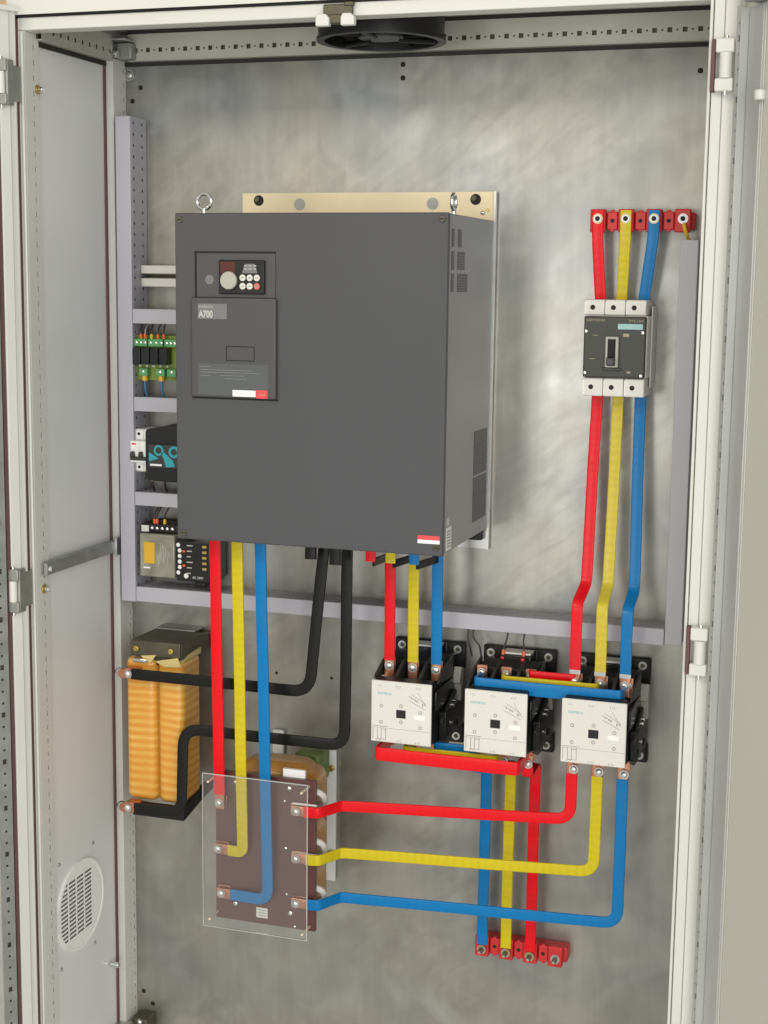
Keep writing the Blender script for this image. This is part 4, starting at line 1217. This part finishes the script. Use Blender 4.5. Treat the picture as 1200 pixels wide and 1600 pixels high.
# folded paper and terminal hardware
for pts in ([(120, 958), (152, 962), (140, 945)], [(150, 950), (196, 960), (203, 944), (170, 940)]):
    MB().prism(pts, -144, -142.2, 'y').build('folded_paper', 'paper_yellow', t)
MB().prism([(-140, 951), (-60, 951), (-60, 963), (-110, 960)], 190, 204.6, 'x').build('folded_paper', 'paper_yellow', t, bevel=1)
for z, dz in ((930, 16), (672, -14)):
    c_ = box(96, 122, -171, -142.2, z - 7, z + 7).build('coil_terminal', 'copper', t, bevel=1)
    MB().cyl((99, -178, z), 9, 5, 'y', 16).build('washer', 'copper', c_, bevel=1)
    MB().ring((93, -174, z), 9, 5, 3, 'y', 16).build('spring_washer', 'zinc', c_, smooth=True)
    MB().cyl((86, -170, z), 7, 12, 'y', 6).build('nut', 'iron_dark', c_, bevel=1)
    box(106, 134, -150, -143, z + dz, z + dz + 8).build('terminal_tape', 'chrome', c_, bevel=2)

# ================================================================ three phase reactor with brown board
t = thing('line_reactor', 'reactor with brown terminal board and ochre windings at lower left of centre', 'reactor', (390, -100, 495))
bd = MB().prism([(297, 495), (490, 495), (490, 775), (297, 775)], -200, -190, 'y').build('terminal_board', 'phenolic', t, bevel=0.8)
for k, (zc) in enumerate((735, 642, 552)):
    box(330, 478, -184, -86, zc - 43, zc + 43).build('winding', 'winding_ochre', t, bevel=26, seg=6)
m = MB().box(400, 450, -74, -14, 722, 783); m.build('core_end', 'core_green', t, bevel=6)
box(322, 466, -178, -84, 700, 790).build('top_winding', 'winding_ochre', t, bevel=34, seg=8)
box(424, 466, -189.5, -183, 774, 789).build('insulating_paper', 'pure_white', t)
# white mounting brackets
wb = MB().box(441, 459, -10, -2, 513, 772).build('mounting_bracket', 'white_bracket', t, bevel=1)
MB().box(418, 441, -10, -2, 758, 772).build('bracket_end', 'white_bracket', wb, bevel=1)
for z in (738, 570): 
    q = MB().cyl((452, -18, z), 6.5, 7.5, 'y', 6).build('bracket_bolt', 'brass', wb, bevel=1)
box(330, 352, -10, -2, 500, 800).build('mounting_bracket', 'white_bracket', t, bevel=1)
for z in (742, 650, 562):
    MB().tube(fillet([(478, -150, z - 30), (496, -165, z - 16), (497, -180, z + 4), (484, -188, z + 12)], 10, 5), 6).build('lead_loop', 'cream_plastic', t, smooth=True)
    MB().tube([(448, -204, z - 10), (494, -203, z - 10)], 2.2).build('lead_tail', 'cream_plastic', t, smooth=True)
for x, z in ((300, 719), (303, 632), (306, 549)): box(x - 3, x + 21, -204, -200.2, z - 11, z + 11).build('terminal_pad', 'copper', t, bevel=0.8)
for x, z in ((458, 721), (460, 633), (462, 549)): box(x - 14, x + 14, -204, -200.2, z - 11, z + 11).build('terminal_pad', 'copper', t, bevel=0.8)
for x, z, r_ in ((336, 757, 4), (440, 757, 5), (336, 527, 5), (443, 524, 5), (432, 733, 3), (434, 645, 4), (436, 559, 3), (452, 500, 3)):
    screw(bd, x, -200, z, r_, 3, 'chrome', 'board_screw')
lb = box(377, 399, -201, -200.1, 507, 526).build('small_label', 'cream_plastic', bd)
m = MB()
for k in range(3): m.box(380, 396, -201.3, -201.05, 511 + k * 5, 512.5 + k * 5)
m.build('printed_line', 'print_grey', lb)

# clear cover on stand-offs
t = thing('clear_cover_sheet', 'clear acrylic safety sheet standing off in front of the brown board', 'cover', (388, -236, 494))
box(289, 488, -237, -234.5, 494, 779).build('acrylic_sheet', 'acrylic', t)
m = MB()
for (a, b, c, d) in ((288, 489.2, 779.1, 780.3), (288, 489.2, 492.8, 493.9), (287.8, 288.9, 493.9, 779.1), (488.1, 489.2, 493.9, 779.1)):
    m.box(a, b, -237.2, -234.3, c, d)
m.build('sheet_edge', 'acrylic_edge', t)
for x, z in ((299, 765), (478, 765), (301, 507), (480, 504)):
    MB().cyl((x, -238, z), 2.3, 37.5, 'y', 10).build('standoff', 'dome_pin', t, smooth=True)
